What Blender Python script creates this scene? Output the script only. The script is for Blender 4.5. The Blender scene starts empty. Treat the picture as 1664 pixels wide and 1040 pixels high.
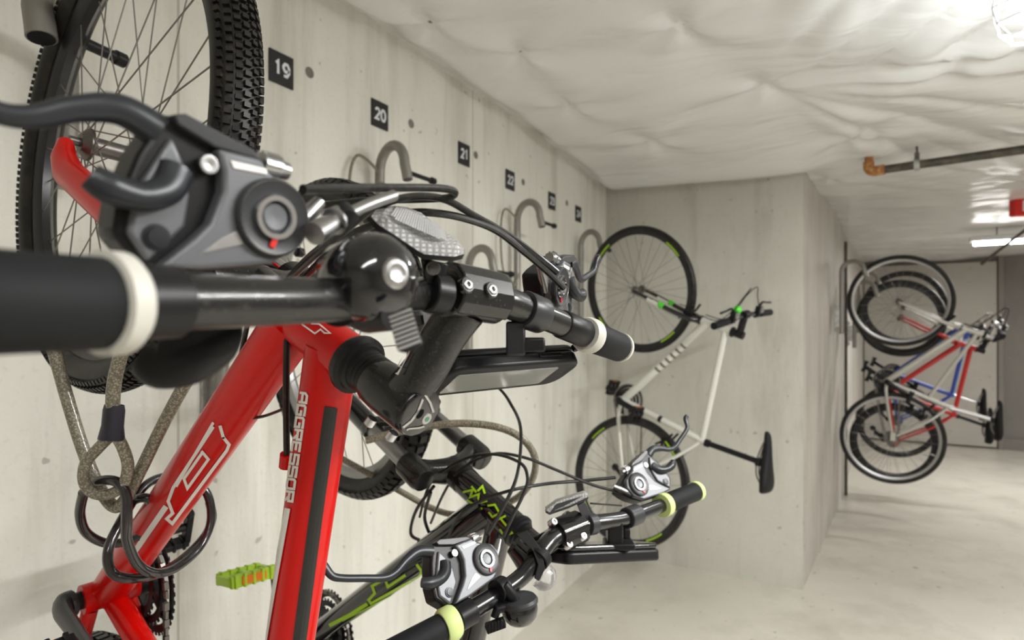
import bpy, bmesh, math, random
from mathutils import Vector as V, Matrix, noise
random.seed(7)
PI = math.pi
SC = bpy.context.scene
COL = SC.collection

# ------------------------------------------------------------------ camera
TH = math.radians(29.2)
CAM = V((1.43, 0, 1.506))
FW = V((-math.sin(TH), math.cos(TH), 0)); RT = V((math.cos(TH), math.sin(TH), 0)); UP = V((0, 0, 1))
FPX = 980.0
def P(px, py, d):
    return CAM + FW * d + RT * ((px - 832) / FPX * d) + UP * ((535 - py) / FPX * d)
def PL(l):
    return [P(*q) for q in l]
cd = bpy.data.cameras.new('camera'); co = bpy.data.objects.new('camera', cd); COL.objects.link(co)
co.location = CAM; co.rotation_euler = (PI / 2, 0, TH)
cd.sensor_width = 36; cd.lens = 36 * FPX / 1664; cd.shift_y = 15 / 1664; cd.clip_start = .01
cd.dof.use_dof = True; cd.dof.focus_distance = .62; cd.dof.aperture_fstop = 6.5
SC.camera = co

# ------------------------------------------------------------------ materials
MATS = {}
def mat(name, col, rough=.5, metal=0, coat=0, bump=None, spec=.5, trans=0, emit=None, ior=1.45, var=None, alpha=1):
    m = bpy.data.materials.new(name); m.use_nodes = True; nt = m.node_tree
    b = nt.nodes['Principled BSDF']
    b.inputs['Base Color'].default_value = (*col, 1); b.inputs['Roughness'].default_value = rough
    b.inputs['Metallic'].default_value = metal; b.inputs['Coat Weight'].default_value = coat
    b.inputs['Coat Roughness'].default_value = .06
    b.inputs['Specular IOR Level'].default_value = spec; b.inputs['IOR'].default_value = ior
    b.inputs['Transmission Weight'].default_value = trans
    if emit:
        b.inputs['Emission Color'].default_value = (*emit[0], 1); b.inputs['Emission Strength'].default_value = emit[1]
    tc = nt.nodes.new('ShaderNodeTexCoord')
    if bump:
        n = nt.nodes.new('ShaderNodeTexNoise'); n.inputs['Scale'].default_value = bump[0]; n.inputs['Detail'].default_value = 3
        bp = nt.nodes.new('ShaderNodeBump'); bp.inputs['Strength'].default_value = bump[1]; bp.inputs['Distance'].default_value = bump[2] if len(bump) > 2 else .001
        nt.links.new(tc.outputs['Object'], n.inputs['Vector']); nt.links.new(n.outputs['Fac'], bp.inputs['Height'])
        nt.links.new(bp.outputs['Normal'], b.inputs['Normal'])
    if var:   # (scale, second colour, low, high)
        n = nt.nodes.new('ShaderNodeTexNoise'); n.inputs['Scale'].default_value = var[0]; n.inputs['Detail'].default_value = 6
        r = nt.nodes.new('ShaderNodeMapRange'); r.inputs[1].default_value = var[2]; r.inputs[2].default_value = var[3]
        mx = nt.nodes.new('ShaderNodeMix'); mx.data_type = 'RGBA'
        mx.inputs['A'].default_value = (*col, 1); mx.inputs['B'].default_value = (*var[1], 1)
        nt.links.new(tc.outputs['Object'], n.inputs['Vector']); nt.links.new(n.outputs['Fac'], r.inputs[0])
        nt.links.new(r.outputs[0], mx.inputs['Factor']); nt.links.new(mx.outputs['Result'], b.inputs['Base Color'])
    MATS[name] = m
    return m
M = MATS
mat('red_paint', (.56, .003, .0015), .3, coat=.15, spec=.25)
mat('white_decal', (.78, .76, .72), .35)
mat('black_gloss', (.006, .006, .007), .13, coat=.6)
mat('black_dusty', (.007, .007, .007), .26, var=(420, (.06, .057, .05), .56, .9), coat=.2)
mat('black_bar', (.010, .010, .011), .2, coat=.3)
mat('black_plastic', (.007, .007, .008), .38, spec=.3, bump=(900, .15, .0004))
mat('grey_plastic', (.032, .033, .036), .34, spec=.35, bump=(900, .1, .0004))
mat('shifter_grey', (.13, .135, .145), .42, metal=.35)
mat('lever_grey', (.024, .026, .03), .32, metal=.25, spec=.4)
mat('rubber', (.009, .009, .009), .62, spec=.25, bump=(700, .2, .0006))
mat('tyre_rubber', (.009, .0085, .008), .42, spec=.35, var=(60, (.03, .026, .022), .45, .8))
mat('grip_rubber', (.010, .011, .012), .6, spec=.2, bump=(1400, .35, .0008))
mat('rim_black', (.02, .02, .022), .28, metal=.3)
mat('silver', (.42, .42, .42), .3, metal=1)
mat('alloy', (.36, .36, .36), .36, metal=1)
mat('chrome', (.55, .55, .57), .16, metal=1)
mat('spoke_steel', (.2, .19, .17), .38, metal=.6)
mat('steel_dark', (.16, .15, .14), .4, metal=.9)
mat('hook_steel', (.26, .25, .225), .42, metal=.55)
mat('galv', (.45, .45, .43), .42, metal=.7, var=(40, (.3, .3, .29), .4, .7))
mat('cable_black', (.010, .010, .009), .28, var=(200, (.035, .032, .028), .5, .8))
mat('lock_black', (.02, .017, .018), .2, coat=.5)
mat('cream', (.52, .51, .46), .5)
mat('lime_pale', (.55, .66, .26), .5)
mat('lime', (.36, .62, .01), .4)
mat('lime_pedal', (.40, .62, .03), .45)
mat('green_dot', (.08, .62, .03), .4)
mat('orange', (.75, .2, .01), .35)
mat('red_plain', (.65, .02, .015), .35)
mat('red_matte', (.5, .01, .01), .4, coat=.3)
mat('blue_paint', (.02, .07, .38), .35, coat=.4)
mat('white_paint', (.60, .60, .55), .3, coat=.4)
mat('silver_paint', (.46, .45, .41), .35, metal=.3, coat=.3)
mat('dark_grey_panel', (.008, .008, .007), .4)
mat('prism_facets', (.42, .42, .42), .4, metal=.15)
mat('clear', (.9, .9, .9), .12, trans=.85, ior=1.49)
mat('window_film', (.35, .36, .34), .14, coat=.6)
mat('screen', (.16, .165, .15), .1, coat=.8)
mat('sign_black', (.012, .012, .013), .5)
mat('sign_white', (.72, .74, .78), .5)
mat('tube_light', (1, 1, 1), .5, emit=((1, .98, .95), 14))
mat('bulb', (1, 1, 1), .5, emit=((.93, .97, 1), 6))
mat('lamp_white', (.75, .75, .75), .4)
mat('rust', (.3, .11, .03), .6, var=(50, (.5, .3, .1), .45, .7))
mat('iron_pipe', (.06, .055, .045), .5, metal=.4, var=(30, (.13, .11, .08), .45, .75))
mat('ferrule', (.02, .02, .03), .35)
mat('green_bolt', (.05, .2, .12), .4)

def braided(name, c1, c2, sc):
    m = mat(name, c1, .35, coat=.3); nt = m.node_tree; b = nt.nodes['Principled BSDF']
    tc = nt.nodes.new('ShaderNodeTexCoord')
    v = nt.nodes.new('ShaderNodeTexVoronoi'); v.inputs['Scale'].default_value = sc
    r = nt.nodes.new('ShaderNodeMapRange'); r.inputs[1].default_value = .15; r.inputs[2].default_value = .6
    mx = nt.nodes.new('ShaderNodeMix'); mx.data_type = 'RGBA'
    mx.inputs['A'].default_value = (*c1, 1); mx.inputs['B'].default_value = (*c2, 1)
    bp = nt.nodes.new('ShaderNodeBump'); bp.inputs['Strength'].default_value = .5; bp.inputs['Distance'].default_value = .001
    nt.links.new(tc.outputs['Object'], v.inputs['Vector']); nt.links.new(v.outputs['Distance'], r.inputs[0])
    nt.links.new(r.outputs[0], mx.inputs['Factor']); nt.links.new(mx.outputs['Result'], b.inputs['Base Color'])
    nt.links.new(v.outputs['Distance'], bp.inputs['Height']); nt.links.new(bp.outputs['Normal'], b.inputs['Normal'])
    return m
braided('braid', (.36, .33, .25), (.14, .125, .09), 420)

def prism():
    m = mat('reflector_prism', (.6, .6, .6), .3); nt = m.node_tree; b = nt.nodes['Principled BSDF']
    tc = nt.nodes.new('ShaderNodeTexCoord'); v = nt.nodes.new('ShaderNodeTexVoronoi'); v.inputs['Scale'].default_value = 330
    v.distance = 'CHEBYCHEV'; v.inputs['Randomness'].default_value = .05
    r = nt.nodes.new('ShaderNodeMapRange'); r.inputs[1].default_value = .1; r.inputs[2].default_value = .5
    mx = nt.nodes.new('ShaderNodeMix'); mx.data_type = 'RGBA'
    mx.inputs['A'].default_value = (.6, .6, .6, 1); mx.inputs['B'].default_value = (.2, .2, .19, 1)
    bp = nt.nodes.new('ShaderNodeBump'); bp.inputs['Strength'].default_value = .8; bp.inputs['Distance'].default_value = .001
    nt.links.new(tc.outputs['Object'], v.inputs['Vector']); nt.links.new(v.outputs['Distance'], r.inputs[0])
    nt.links.new(r.outputs[0], mx.inputs['Factor']); nt.links.new(mx.outputs['Result'], b.inputs['Base Color'])
    nt.links.new(v.outputs['Distance'], bp.inputs['Height']); nt.links.new(bp.outputs['Normal'], b.inputs['Normal'])
prism()

def concrete(name, c0, c1, c2, axis_scale, rough=.75, lines=0, coat=0, spots=True, streak=1.0, seam=False):
    m = mat(name, c0, rough, coat=coat); nt = m.node_tree; b = nt.nodes['Principled BSDF']; L = nt.links
    tc = nt.nodes.new('ShaderNodeTexCoord')
    def mp(s):
        q = nt.nodes.new('ShaderNodeMapping'); q.inputs['Scale'].default_value = s; L.new(tc.outputs['Object'], q.inputs['Vector']); return q.outputs[0]
    def nz(vec, sc, det=6, rg=.6):
        n = nt.nodes.new('ShaderNodeTexNoise'); n.inputs['Scale'].default_value = sc; n.inputs['Detail'].default_value = det
        n.inputs['Roughness'].default_value = rg; L.new(vec, n.inputs['Vector']); return n.outputs['Fac']
    def rng(x, a, c, lo=0, hi=1):
        r = nt.nodes.new('ShaderNodeMapRange'); r.inputs[1].default_value = a; r.inputs[2].default_value = c
        r.inputs[3].default_value = lo; r.inputs[4].default_value = hi; L.new(x, r.inputs[0]); return r.outputs[0]
    def mixc(f, a, col):
        x = nt.nodes.new('ShaderNodeMix'); x.data_type = 'RGBA'; L.new(f, x.inputs['Factor'])
        if isinstance(a, tuple): x.inputs['A'].default_value = (*a, 1)
        else: L.new(a, x.inputs['A'])
        x.inputs['B'].default_value = (*col, 1); return x.outputs['Result']
    big = nz(mp((1, 1, 1)), 1.6); c = mixc(rng(big, .38, .68, 0, .75), c0, c1)
    st = nz(mp(axis_scale), 3.0, 5, .65); c = mixc(rng(st, .48, .78, 0, .8 * streak), c, c2)
    st2 = nz(mp(tuple(k * 2.6 for k in axis_scale)), 3.0, 3); c = mixc(rng(st2, .56, .74, 0, .45 * streak), c, c1)
    fine = nz(mp((1, 1, 1)), 60, 5, .7); c = mixc(rng(fine, .55, .8, 0, .35), c, c2)
    bub = nz(mp((1, 1, 1)), 22, 2, .4); c = mixc(rng(bub, .71, .75, 0, .55), c, tuple(k * .55 for k in c2))
    if seam:
        sp = nt.nodes.new('ShaderNodeSeparateXYZ'); L.new(tc.outputs['Object'], sp.inputs[0])
        def mth(op, a, v):
            q = nt.nodes.new('ShaderNodeMath'); q.operation = op; L.new(a, q.inputs[0])
            if v is not None: q.inputs[1].default_value = v
            return q.outputs[0]
        f = mth('ABSOLUTE', mth('SUBTRACT', mth('FRACT', mth('MULTIPLY', mth('ADD', sp.outputs['Y'], 3.732), 1 / 1.32), None), .5), None)
        c = mixc(rng(f, .0035, .0015, 0, .7), c, tuple(k * .8 for k in c2))
    L.new(c, b.inputs['Base Color'])
    bp = nt.nodes.new('ShaderNodeBump'); bp.inputs['Strength'].default_value = .35; bp.inputs['Distance'].default_value = .004
    L.new(fine, bp.inputs['Height']); L.new(bp.outputs['Normal'], b.inputs['Normal'])
    return m
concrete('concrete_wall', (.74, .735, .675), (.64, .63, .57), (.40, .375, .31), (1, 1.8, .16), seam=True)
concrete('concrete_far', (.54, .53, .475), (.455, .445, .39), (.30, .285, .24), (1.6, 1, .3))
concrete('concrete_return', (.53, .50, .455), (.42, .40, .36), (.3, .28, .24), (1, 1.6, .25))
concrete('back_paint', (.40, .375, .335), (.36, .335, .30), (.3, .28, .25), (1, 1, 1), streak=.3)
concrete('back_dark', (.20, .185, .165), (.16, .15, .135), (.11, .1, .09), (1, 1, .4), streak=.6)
concrete('floor_concrete', (.60, .57, .505), (.53, .50, .44), (.36, .33, .285), (.7, .7, .7), rough=.24, streak=.8)
def plastic_sheet():
    m = mat('plastic_sheet', (.69, .69, .675), .26, spec=.55); nt = m.node_tree; b = nt.nodes['Principled BSDF']; L = nt.links
    tc = nt.nodes.new('ShaderNodeTexCoord'); mp = nt.nodes.new('ShaderNodeMapping'); mp.inputs['Scale'].default_value = (.8, 2.2, 1)
    mp.inputs['Rotation'].default_value = (0, 0, .25)
    n = nt.nodes.new('ShaderNodeTexNoise'); n.inputs['Scale'].default_value = 2.2; n.inputs['Detail'].default_value = 3; n.inputs['Distortion'].default_value = 1.2
    bp = nt.nodes.new('ShaderNodeBump'); bp.inputs['Strength'].default_value = .5; bp.inputs['Distance'].default_value = .03
    L.new(tc.outputs['Object'], mp.inputs['Vector']); L.new(mp.outputs[0], n.inputs['Vector'])
    L.new(n.outputs['Fac'], bp.inputs['Height']); L.new(bp.outputs['Normal'], b.inputs['Normal'])
plastic_sheet()

# ------------------------------------------------------------------ geometry helpers
def perp(a):
    a = a.normalized(); t = V((0, 0, 1)) if abs(a.z) < .9 else V((1, 0, 0))
    u = a.cross(t).normalized(); return u, a.cross(u).normalized()
def spl(pts, k=8, closed=False):
    pts = [V(p) for p in pts]; n = len(pts); out = []
    rg = range(n if closed else n - 1)
    for i in rg:
        if closed: p0, p1, p2, p3 = pts[i - 1], pts[i], pts[(i + 1) % n], pts[(i + 2) % n]
        else: p0, p1, p2, p3 = pts[max(i - 1, 0)], pts[i], pts[i + 1], pts[min(i + 2, n - 1)]
        for j in range(k):
            t = j / k
            out.append(.5 * ((2 * p1) + (p2 - p0) * t + (2 * p0 - 5 * p1 + 4 * p2 - p3) * t * t + (3 * p1 - p0 - 3 * p2 + p3) * t ** 3))
    if not closed: out.append(pts[-1].copy())
    return out
def lerpl(l, n):
    out = []
    for i in range(n):
        x = i / (n - 1) * (len(l) - 1); a = int(min(x, len(l) - 2)); out.append(l[a] + (l[a + 1] - l[a]) * (x - a))
    return out
class MB:
    def __init__(s, xf=None): s.v = []; s.f = []; s.xf = xf
    def add(s, vs, fs):
        b = len(s.v); s.v += [V(v) for v in vs]; s.f += [tuple(i + b for i in f) for f in fs]; return s
    def tube(s, pts, r, n=12, closed=False, caps=True, flat=None):
        """flat=(direction, factor): squash the section along a direction"""
        pts = [V(p) for p in pts]; m = len(pts)
        rs = [r] * m if not isinstance(r, (list, tuple)) else lerpl(list(r), m) if len(r) != m else list(r)
        T = []
        for i in range(m):
            a = pts[i - 1] if (i > 0 or closed) else pts[i]; c = pts[(i + 1) % m] if (i < m - 1 or closed) else pts[i]
            t = c - a; T.append(t.normalized() if t.length > 1e-9 else V((0, 0, 1)))
        u, w = perp(T[0]); vs = []
        for i in range(m):
            u = (u - T[i] * u.dot(T[i])).normalized(); w = T[i].cross(u)
            for k in range(n):
                a = 2 * PI * k / n; q = (u * math.cos(a) + w * math.sin(a)) * rs[i]
                if flat:
                    d = V(flat[0]).normalized(); q = q - d * q.dot(d) * (1 - flat[1])
                vs.append(pts[i] + q)
        fs = []
        for i in range(m if closed else m - 1):
            j = (i + 1) % m
            for k in range(n):
                k2 = (k + 1) % n; fs.append((i * n + k, i * n + k2, j * n + k2, j * n + k))
        if caps and not closed:
            fs.append(tuple(range(n))[::-1]); fs.append(tuple((m - 1) * n + k for k in range(n)))
        return s.add(vs, fs)
    def lathe(s, p, ax, prof, n=24, caps=True):
        p = V(p); ax = V(ax).normalized(); u, w = perp(ax); vs = []
        for d, r in prof:
            for k in range(n):
                a = 2 * PI * k / n; vs.append(p + ax * d + (u * math.cos(a) + w * math.sin(a)) * max(r, 1e-5))
        fs = [(i * n + k, i * n + (k + 1) % n, (i + 1) * n + (k + 1) % n, (i + 1) * n + k) for i in range(len(prof) - 1) for k in range(n)]
        if caps: fs += [tuple(range(n))[::-1], tuple((len(prof) - 1) * n + k for k in range(n))]
        return s.add(vs, fs)
    def revolve(s, c, ax, sec, n=72, ref=None):
        """closed ring: sec = closed list of (radius, axial)"""
        c = V(c); ax = V(ax).normalized(); u, w = perp(ax); m = len(sec); vs = []
        for k in range(n):
            a = 2 * PI * k / n; d = u * math.cos(a) + w * math.sin(a)
            for r, z in sec: vs.append(c + d * r + ax * z)
        fs = [(k * m + i, k * m + (i + 1) % m, ((k + 1) % n) * m + (i + 1) % m, ((k + 1) % n) * m + i) for k in range(n) for i in range(m)]
        return s.add(vs, fs)
    def box(s, c, x, y, z):
        """half-extent vectors"""
        c, x, y, z = V(c), V(x), V(y), V(z)
        vs = [c + x * a + y * b + z * d for a in (-1, 1) for b in (-1, 1) for d in (-1, 1)]
        return s.add(vs, [(0, 1, 3, 2), (4, 6, 7, 5), (0, 4, 5, 1), (2, 3, 7, 6), (0, 2, 6, 4), (1, 5, 7, 3)])
    def prism(s, front, depth):
        """front = list of 3D points, depth = vector"""
        n = len(front); front = [V(p) for p in front]; d = V(depth)
        vs = front + [p + d for p in front]
        return s.add(vs, [tuple(range(n)), tuple(range(n, 2 * n))[::-1]] + [(i, i + n, (i + 1) % n + n, (i + 1) % n) for i in range(n)])
    def sphere(s, c, r, sq=None, n=20):
        """sq = three axis vectors scaled"""
        c = V(c); X, Y, Z = sq if sq else (V((r, 0, 0)), V((0, r, 0)), V((0, 0, r))); m = n // 2; vs = []
        for i in range(m + 1):
            t = PI * i / m
            for k in range(n):
                a = 2 * PI * k / n; vs.append(c + X * (math.sin(t) * math.cos(a)) + Y * (math.sin(t) * math.sin(a)) + Z * math.cos(t))
        return s.add(vs, [(i * n + k, i * n + (k + 1) % n, (i + 1) * n + (k + 1) % n, (i + 1) * n + k) for i in range(m) for k in range(n)])
    def build(s, name, m, parent=None, bevel=0, seg=2, smooth=35, sub=0):
        me = bpy.data.meshes.new(name); xf = s.xf
        vs = [tuple(xf(v)) if xf else tuple(v) for v in s.v]
        me.from_pydata(vs, [], s.f)
        bm = bmesh.new(); bm.from_mesh(me); bmesh.ops.recalc_face_normals(bm, faces=bm.faces); bm.to_mesh(me); bm.free()
        me.materials.append(M[m]); me.shade_smooth(); me.set_sharp_from_angle(angle=math.radians(smooth))
        o = bpy.data.objects.new(name, me); COL.objects.link(o)
        if parent:
            o.parent = parent
            root = parent
            while root.parent: root = root.parent
            if parent is root: o.matrix_parent_inverse = Matrix.Translation(-V(root.location)) if root.type == 'EMPTY' else Matrix()
        if bevel:
            b = o.modifiers.new('bevel', 'BEVEL'); b.width = bevel; b.segments = seg; b.limit_method = 'ANGLE'; b.angle_limit = math.radians(40)
        if sub:
            b = o.modifiers.new('sub', 'SUBSURF'); b.levels = sub; b.render_levels = sub
        return o
def thing(name, label, cat, loc, group=None, kind=None):
    o = bpy.data.objects.new(name, None); COL.objects.link(o); o.location = loc; o.empty_display_size = .1
    o['label'] = label; o['category'] = cat
    if group: o['group'] = group
    if kind: o['kind'] = kind
    return o
def tag(o, label, cat, group=None, kind=None):
    o['label'] = label; o['category'] = cat
    if group: o['group'] = group
    if kind: o['kind'] = kind
    return o
def struct(o): o['kind'] = 'structure'; return o
def copy_tree(o, parent=None):
    c = o.copy(); COL.objects.link(c)
    if parent:
        pi = o.matrix_parent_inverse.copy(); c.parent = parent; c.matrix_parent_inverse = pi
    for ch in list(o.children): copy_tree(ch, c)
    return c
def hit_tube(px, py, a, b, r, off=.0004):
    """point on the surface of cylinder a-b seen at px,py"""
    d = P(px, py, 1) - CAM; d.normalize(); ax = (b - a).normalized(); o = CAM - a
    dp = d - ax * d.dot(ax); op = o - ax * o.dot(ax); R = r + off
    A = dp.dot(dp); B = 2 * dp.dot(op); C = op.dot(op) - R * R; D = B * B - 4 * A * C
    if D < 0: t = -B / (2 * A)
    else: t = (-B - math.sqrt(D)) / (2 * A)
    p = CAM + d * t
    if D < 0:
        q = a + ax * (p - a).dot(ax); p = q + (p - q).normalized() * R
    return p
def strokes(mb, polys, w, fn, step=4.0):
    """ribbons of width w along 2D polylines, mapped with fn(x,y)->3D"""
    for pl in polys:
        closed = len(pl) > 2 and pl[0] == pl[-1]; pts = [V((p[0], p[1], 0)) for p in pl]
        if closed: pts = pts[:-1]
        n = len(pts); off = []
        for i in range(n):
            a = pts[i] - pts[i - 1] if (i > 0 or closed) else pts[1] - pts[0]
            c = pts[(i + 1) % n] - pts[i] if (i < n - 1 or closed) else pts[i] - pts[i - 1]
            a.normalize(); c.normalize(); na = V((-a.y, a.x, 0)); nc = V((-c.y, c.x, 0)); m = (na + nc)
            if m.length < 1e-6: m = na
            m.normalize(); off.append(m * (w / 2 / max(m.dot(na), .45)))
        for i in range(n if closed else n - 1):
            j = (i + 1) % n; k = max(1, int((pts[j] - pts[i]).length / step)); kw = max(1, int(w / step))
            for q in range(k):
                t0, t1 = q / k, (q + 1) / k
                for z in range(kw):
                    s0, s1 = -1 + 2 * z / kw, -1 + 2 * (z + 1) / kw
                    cs = []
                    for t, s_ in ((t0, s0), (t1, s0), (t1, s1), (t0, s1)):
                        c0 = pts[i] + off[i] * s_; c1 = pts[j] + off[j] * s_; cc = c0 + (c1 - c0) * t; cs.append(fn(cc.x, cc.y))
                    mb.add(cs, [(0, 1, 2, 3)])
# squared lettering: strokes on a 0..1 x 0..1 cell (y up)
FONT = {
 'A': [[(0, 0), (0, .75), (.25, 1), (1, 1), (1, 0)], [(0, .42), (1, .42)]],
 'G': [[(1, .8), (1, 1), (.15, 1), (0, .85), (0, 0), (1, 0), (1, .52), (.5, .52)]],
 'R': [[(0, 0), (0, 1), (1, 1), (1, .48), (0, .48)], [(.5, .48), (1, 0)]],
 'E': [[(1, 1), (0, 1), (0, 0), (1, 0)], [(0, .5), (.85, .5)]],
 'S': [[(1, .8), (1, 1), (0, 1), (0, .52), (1, .48), (1, 0), (0, 0), (0, .2)]],
 'O': [[(0, 0), (0, .85), (.15, 1), (1, 1), (1, .15), (.85, 0), (0, 0)]],
 'N': [[(0, 0), (0, 1), (1, 0), (1, 1)]], 'T': [[(0, 1), (1, 1)], [(.5, 1), (.5, 0)]], 'H': [[(0, 0), (0, 1)], [(1, 0), (1, 1)], [(0, .5), (1, .5)]],
 'W': [[(0, 1), (.2, 0), (.5, .7), (.8, 0), (1, 1)]], 'V': [[(0, 1), (.5, 0), (1, 1)]], 'D': [[(0, 0), (0, 1), (.7, 1), (1, .7), (1, .3), (.7, 0), (0, 0)]],
 '1': [[(.2, .8), (.55, 1), (.55, 0)]],
 '9': [[(.1, .03), (.6, .03), (.97, .35), (.97, .75), (.7, 1), (.3, 1), (.03, .78), (.03, .62), (.3, .4), (.7, .4), (.95, .6)]],
 '2': [[(.03, .8), (.3, 1), (.7, 1), (.97, .8), (.95, .62), (.05, 0), (1, 0)]],
 '0': [[(0, .3), (0, .7), (.3, 1), (.7, 1), (1, .7), (1, .3), (.7, 0), (.3, 0), (0, .3)]],
 '3': [[(.03, .9), (.3, 1), (.7, 1), (.97, .8), (.85, .56), (.4, .52), (.85, .5), (1, .25), (.7, 0), (.3, 0), (0, .12)]],
 '4': [[(.75, 0), (.75, 1), (0, .3), (1, .3)]],
}
def text(mb, s, fn, w, h, gap, sw, step=.2):
    """fn(x,y) with x along the line, y up; units are those of w,h"""
    x = 0
    for ch in s:
        if ch in FONT:
            strokes(mb, [[(x + a * w, b * h) for a, b in pl] for pl in FONT[ch]], sw, fn, step)
        x += w + gap
# ------------------------------------------------------------------ the room
WALL_H = 2.75
def wall_quad(name, m, pts, thick):
    mb = MB(); n = len(pts)
    mb.prism(pts, thick); return struct(mb.build(name, m))
wall_quad('wall_left', 'concrete_wall', [(0, -2.2, 0), (0, 4.1, 0), (0, 4.1, WALL_H), (0, -2.2, WALL_H)], (-.2, 0, 0))
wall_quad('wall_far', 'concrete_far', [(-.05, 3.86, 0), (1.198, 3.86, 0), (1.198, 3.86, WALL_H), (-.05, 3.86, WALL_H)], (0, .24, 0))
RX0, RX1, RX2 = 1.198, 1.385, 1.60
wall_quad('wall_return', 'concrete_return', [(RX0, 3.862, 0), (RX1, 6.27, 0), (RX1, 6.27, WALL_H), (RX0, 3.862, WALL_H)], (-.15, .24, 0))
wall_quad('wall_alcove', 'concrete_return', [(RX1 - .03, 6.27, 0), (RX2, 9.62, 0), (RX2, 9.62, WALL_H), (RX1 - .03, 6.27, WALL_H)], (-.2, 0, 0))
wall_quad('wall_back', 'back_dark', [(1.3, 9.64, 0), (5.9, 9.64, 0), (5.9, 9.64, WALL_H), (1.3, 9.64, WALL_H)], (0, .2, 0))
wall_quad('wall_right', 'concrete_return', [(5.7, -2.4, 0), (5.7, 9.7, 0), (5.7, 9.7, WALL_H), (5.7, -2.4, WALL_H)], (.2, 0, 0))
wall_quad('wall_rear', 'concrete_return', [(-.2, -2.2, 0), (5.9, -2.2, 0), (5.9, -2.2, WALL_H), (-.2, -2.2, WALL_H)], (0, -.2, 0))
mb = MB(); mb.box((2.85, 3.8, -.1), (3.1, 0, 0), (0, 6.1, 0), (0, 0, .1)); struct(mb.build('floor', 'floor_concrete'))
# pale full-height door leaf set in the back wall
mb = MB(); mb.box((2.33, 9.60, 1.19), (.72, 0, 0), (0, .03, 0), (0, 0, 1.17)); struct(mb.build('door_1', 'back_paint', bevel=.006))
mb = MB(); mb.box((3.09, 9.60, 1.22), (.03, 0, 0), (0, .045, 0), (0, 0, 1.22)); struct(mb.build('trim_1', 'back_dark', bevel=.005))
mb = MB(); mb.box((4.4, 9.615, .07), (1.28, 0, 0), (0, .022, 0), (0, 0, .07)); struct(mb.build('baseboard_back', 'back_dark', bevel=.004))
# vertical pipe at the corner of the return wall
mb = MB(); mb.tube([(RX1 + .02, 6.25, .0), (RX1 + .02, 6.25, 2.3)], .014, 10); tag(mb.build('conduit_pipe', 'iron_pipe'), 'thin dark upright pipe at the corner of the recess beside the far hanging bicycles', 'pipe')

# sagging white plastic sheet under the ceiling
PINS = []
for q in ((845, 68, 2.56), (925, 170, 2.50), (1245, 155, 2.46), (1388, 217, 2.46), (700, 20, 2.56), (1110, 45, 2.5), (1345, 293, 2.42), (870, 232, 2.50), (1560, 90, 2.46), (1060, 235, 2.44)):
    d = (q[2] - 1.506) * FPX / (535 - q[1]); PINS.append((P(q[0], q[1], d), len(PINS) * 1.7))
def ss(a, b, x):
    t = min(max((x - a) / (b - a), 0), 1); return t * t * (3 - 2 * t)
def ridge(t, k=.55):
    """rounded crests with narrow valleys, like pulled film"""
    return abs(math.sin(t)) ** k
def ceil_z(x, y):
    z = 2.50 - .06 * ss(1.7, 3.7, y) - .02 * ss(.2, 2.4, x)
    z -= (.045 * math.exp(-((y - 3.62) / .16) ** 2) - .03 * ss(3.72, 3.86, y)) * (1 - ss(1.2, 1.45, x)) * (1 - ss(3.9, 4.2, y) * 0)
    z += .06 * (1 - ss(0, .13, x))
    z -= .045 * noise.noise(V((x * 1.1, y * .7, 3.1))) * ss(0, .4, x)
    w = ss(.15, .9, x)
    q = noise.noise(V((x * .5, y * .9, 9.0))); am = max(0, .45 + 1.1 * noise.noise(V((x * .8, y * .8, 1.0))))
    # long folds fanning out from the middle pin
    dx, dy = x - 1.135, y - 2.654; r = math.hypot(dx, dy); a = math.atan2(dy, dx)
    z -= .046 * ss(.08, .5, r) * (1 - ss(2.4, 3.2, r)) * ss(-.5, -.2, a) * (1 - ss(1.0, 1.5, a)) * ridge(11 * a + 1.8 * q + .35 * r, .6) * (.35 + .65 * min(1, abs(1.6 * noise.noise(V((a * 4, r * .6, 2.0))))))
    z -= w * .024 * am * ridge(4.6 * math.hypot(x - 1.9, y + .4) + 3.0 * q) * (1 - ss(1.1, 1.5, x))
    z += .014 * ss(4.0, 4.4, y) * noise.noise(V((x * 3.5, y * 4.5, 2.5))) + .006 * ss(4.0, 4.4, y) * noise.noise(V((x * 9, y * 11, 2.5)))
    # pulled folds fanning out from the pinned line towards the lamp
    fr_ = ss(1.12, 1.45, x) * (1 - ss(2.50, 2.57, y))
    z -= fr_ * (.018 + .050 * ridge(17 * (.92 * x + .39 * y) + 2.5 * q, .8) * (.35 + .65 * min(1, abs(2.2 * noise.noise(V((x * 1.5, y * .8, 6.0)))))))
    z += .008 * w * noise.noise(V((x * 2.0, y * 4.0, 5.0)))
    for p, ph in PINS:
        dx, dy = x - p.x, y - p.y; r = math.hypot(dx, dy)
        if r < 1.0:
            a = math.atan2(dy, dx); z += .035 * math.exp(-r / .10) + .016 * math.sin(4 * a + ph) * math.exp(-r / .32) * min(1, r / .06)
    return z
mb = MB(); nx, ny = 300, 430; vs = []; x0, x1, y0, y1 = -.04, 5.75, -2.25, 9.7
for j in range(ny + 1):
    for i in range(nx + 1):
        x = x0 + (x1 - x0) * (i / nx) ** 1.15; y = y0 + (y1 - y0) * j / ny; vs.append((x, y, ceil_z(x, y)))
fs = [(j * (nx + 1) + i, j * (nx + 1) + i + 1, (j + 1) * (nx + 1) + i + 1, (j + 1) * (nx + 1) + i) for j in range(ny) for i in range(nx)]
mb.add(vs, fs); o = mb.build('ceiling', 'plastic_sheet', smooth=180); struct(o)
sm = o.modifiers.new('thick', 'SOLIDIFY'); sm.thickness = .002; sm.offset = 1
mb = MB()
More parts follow.
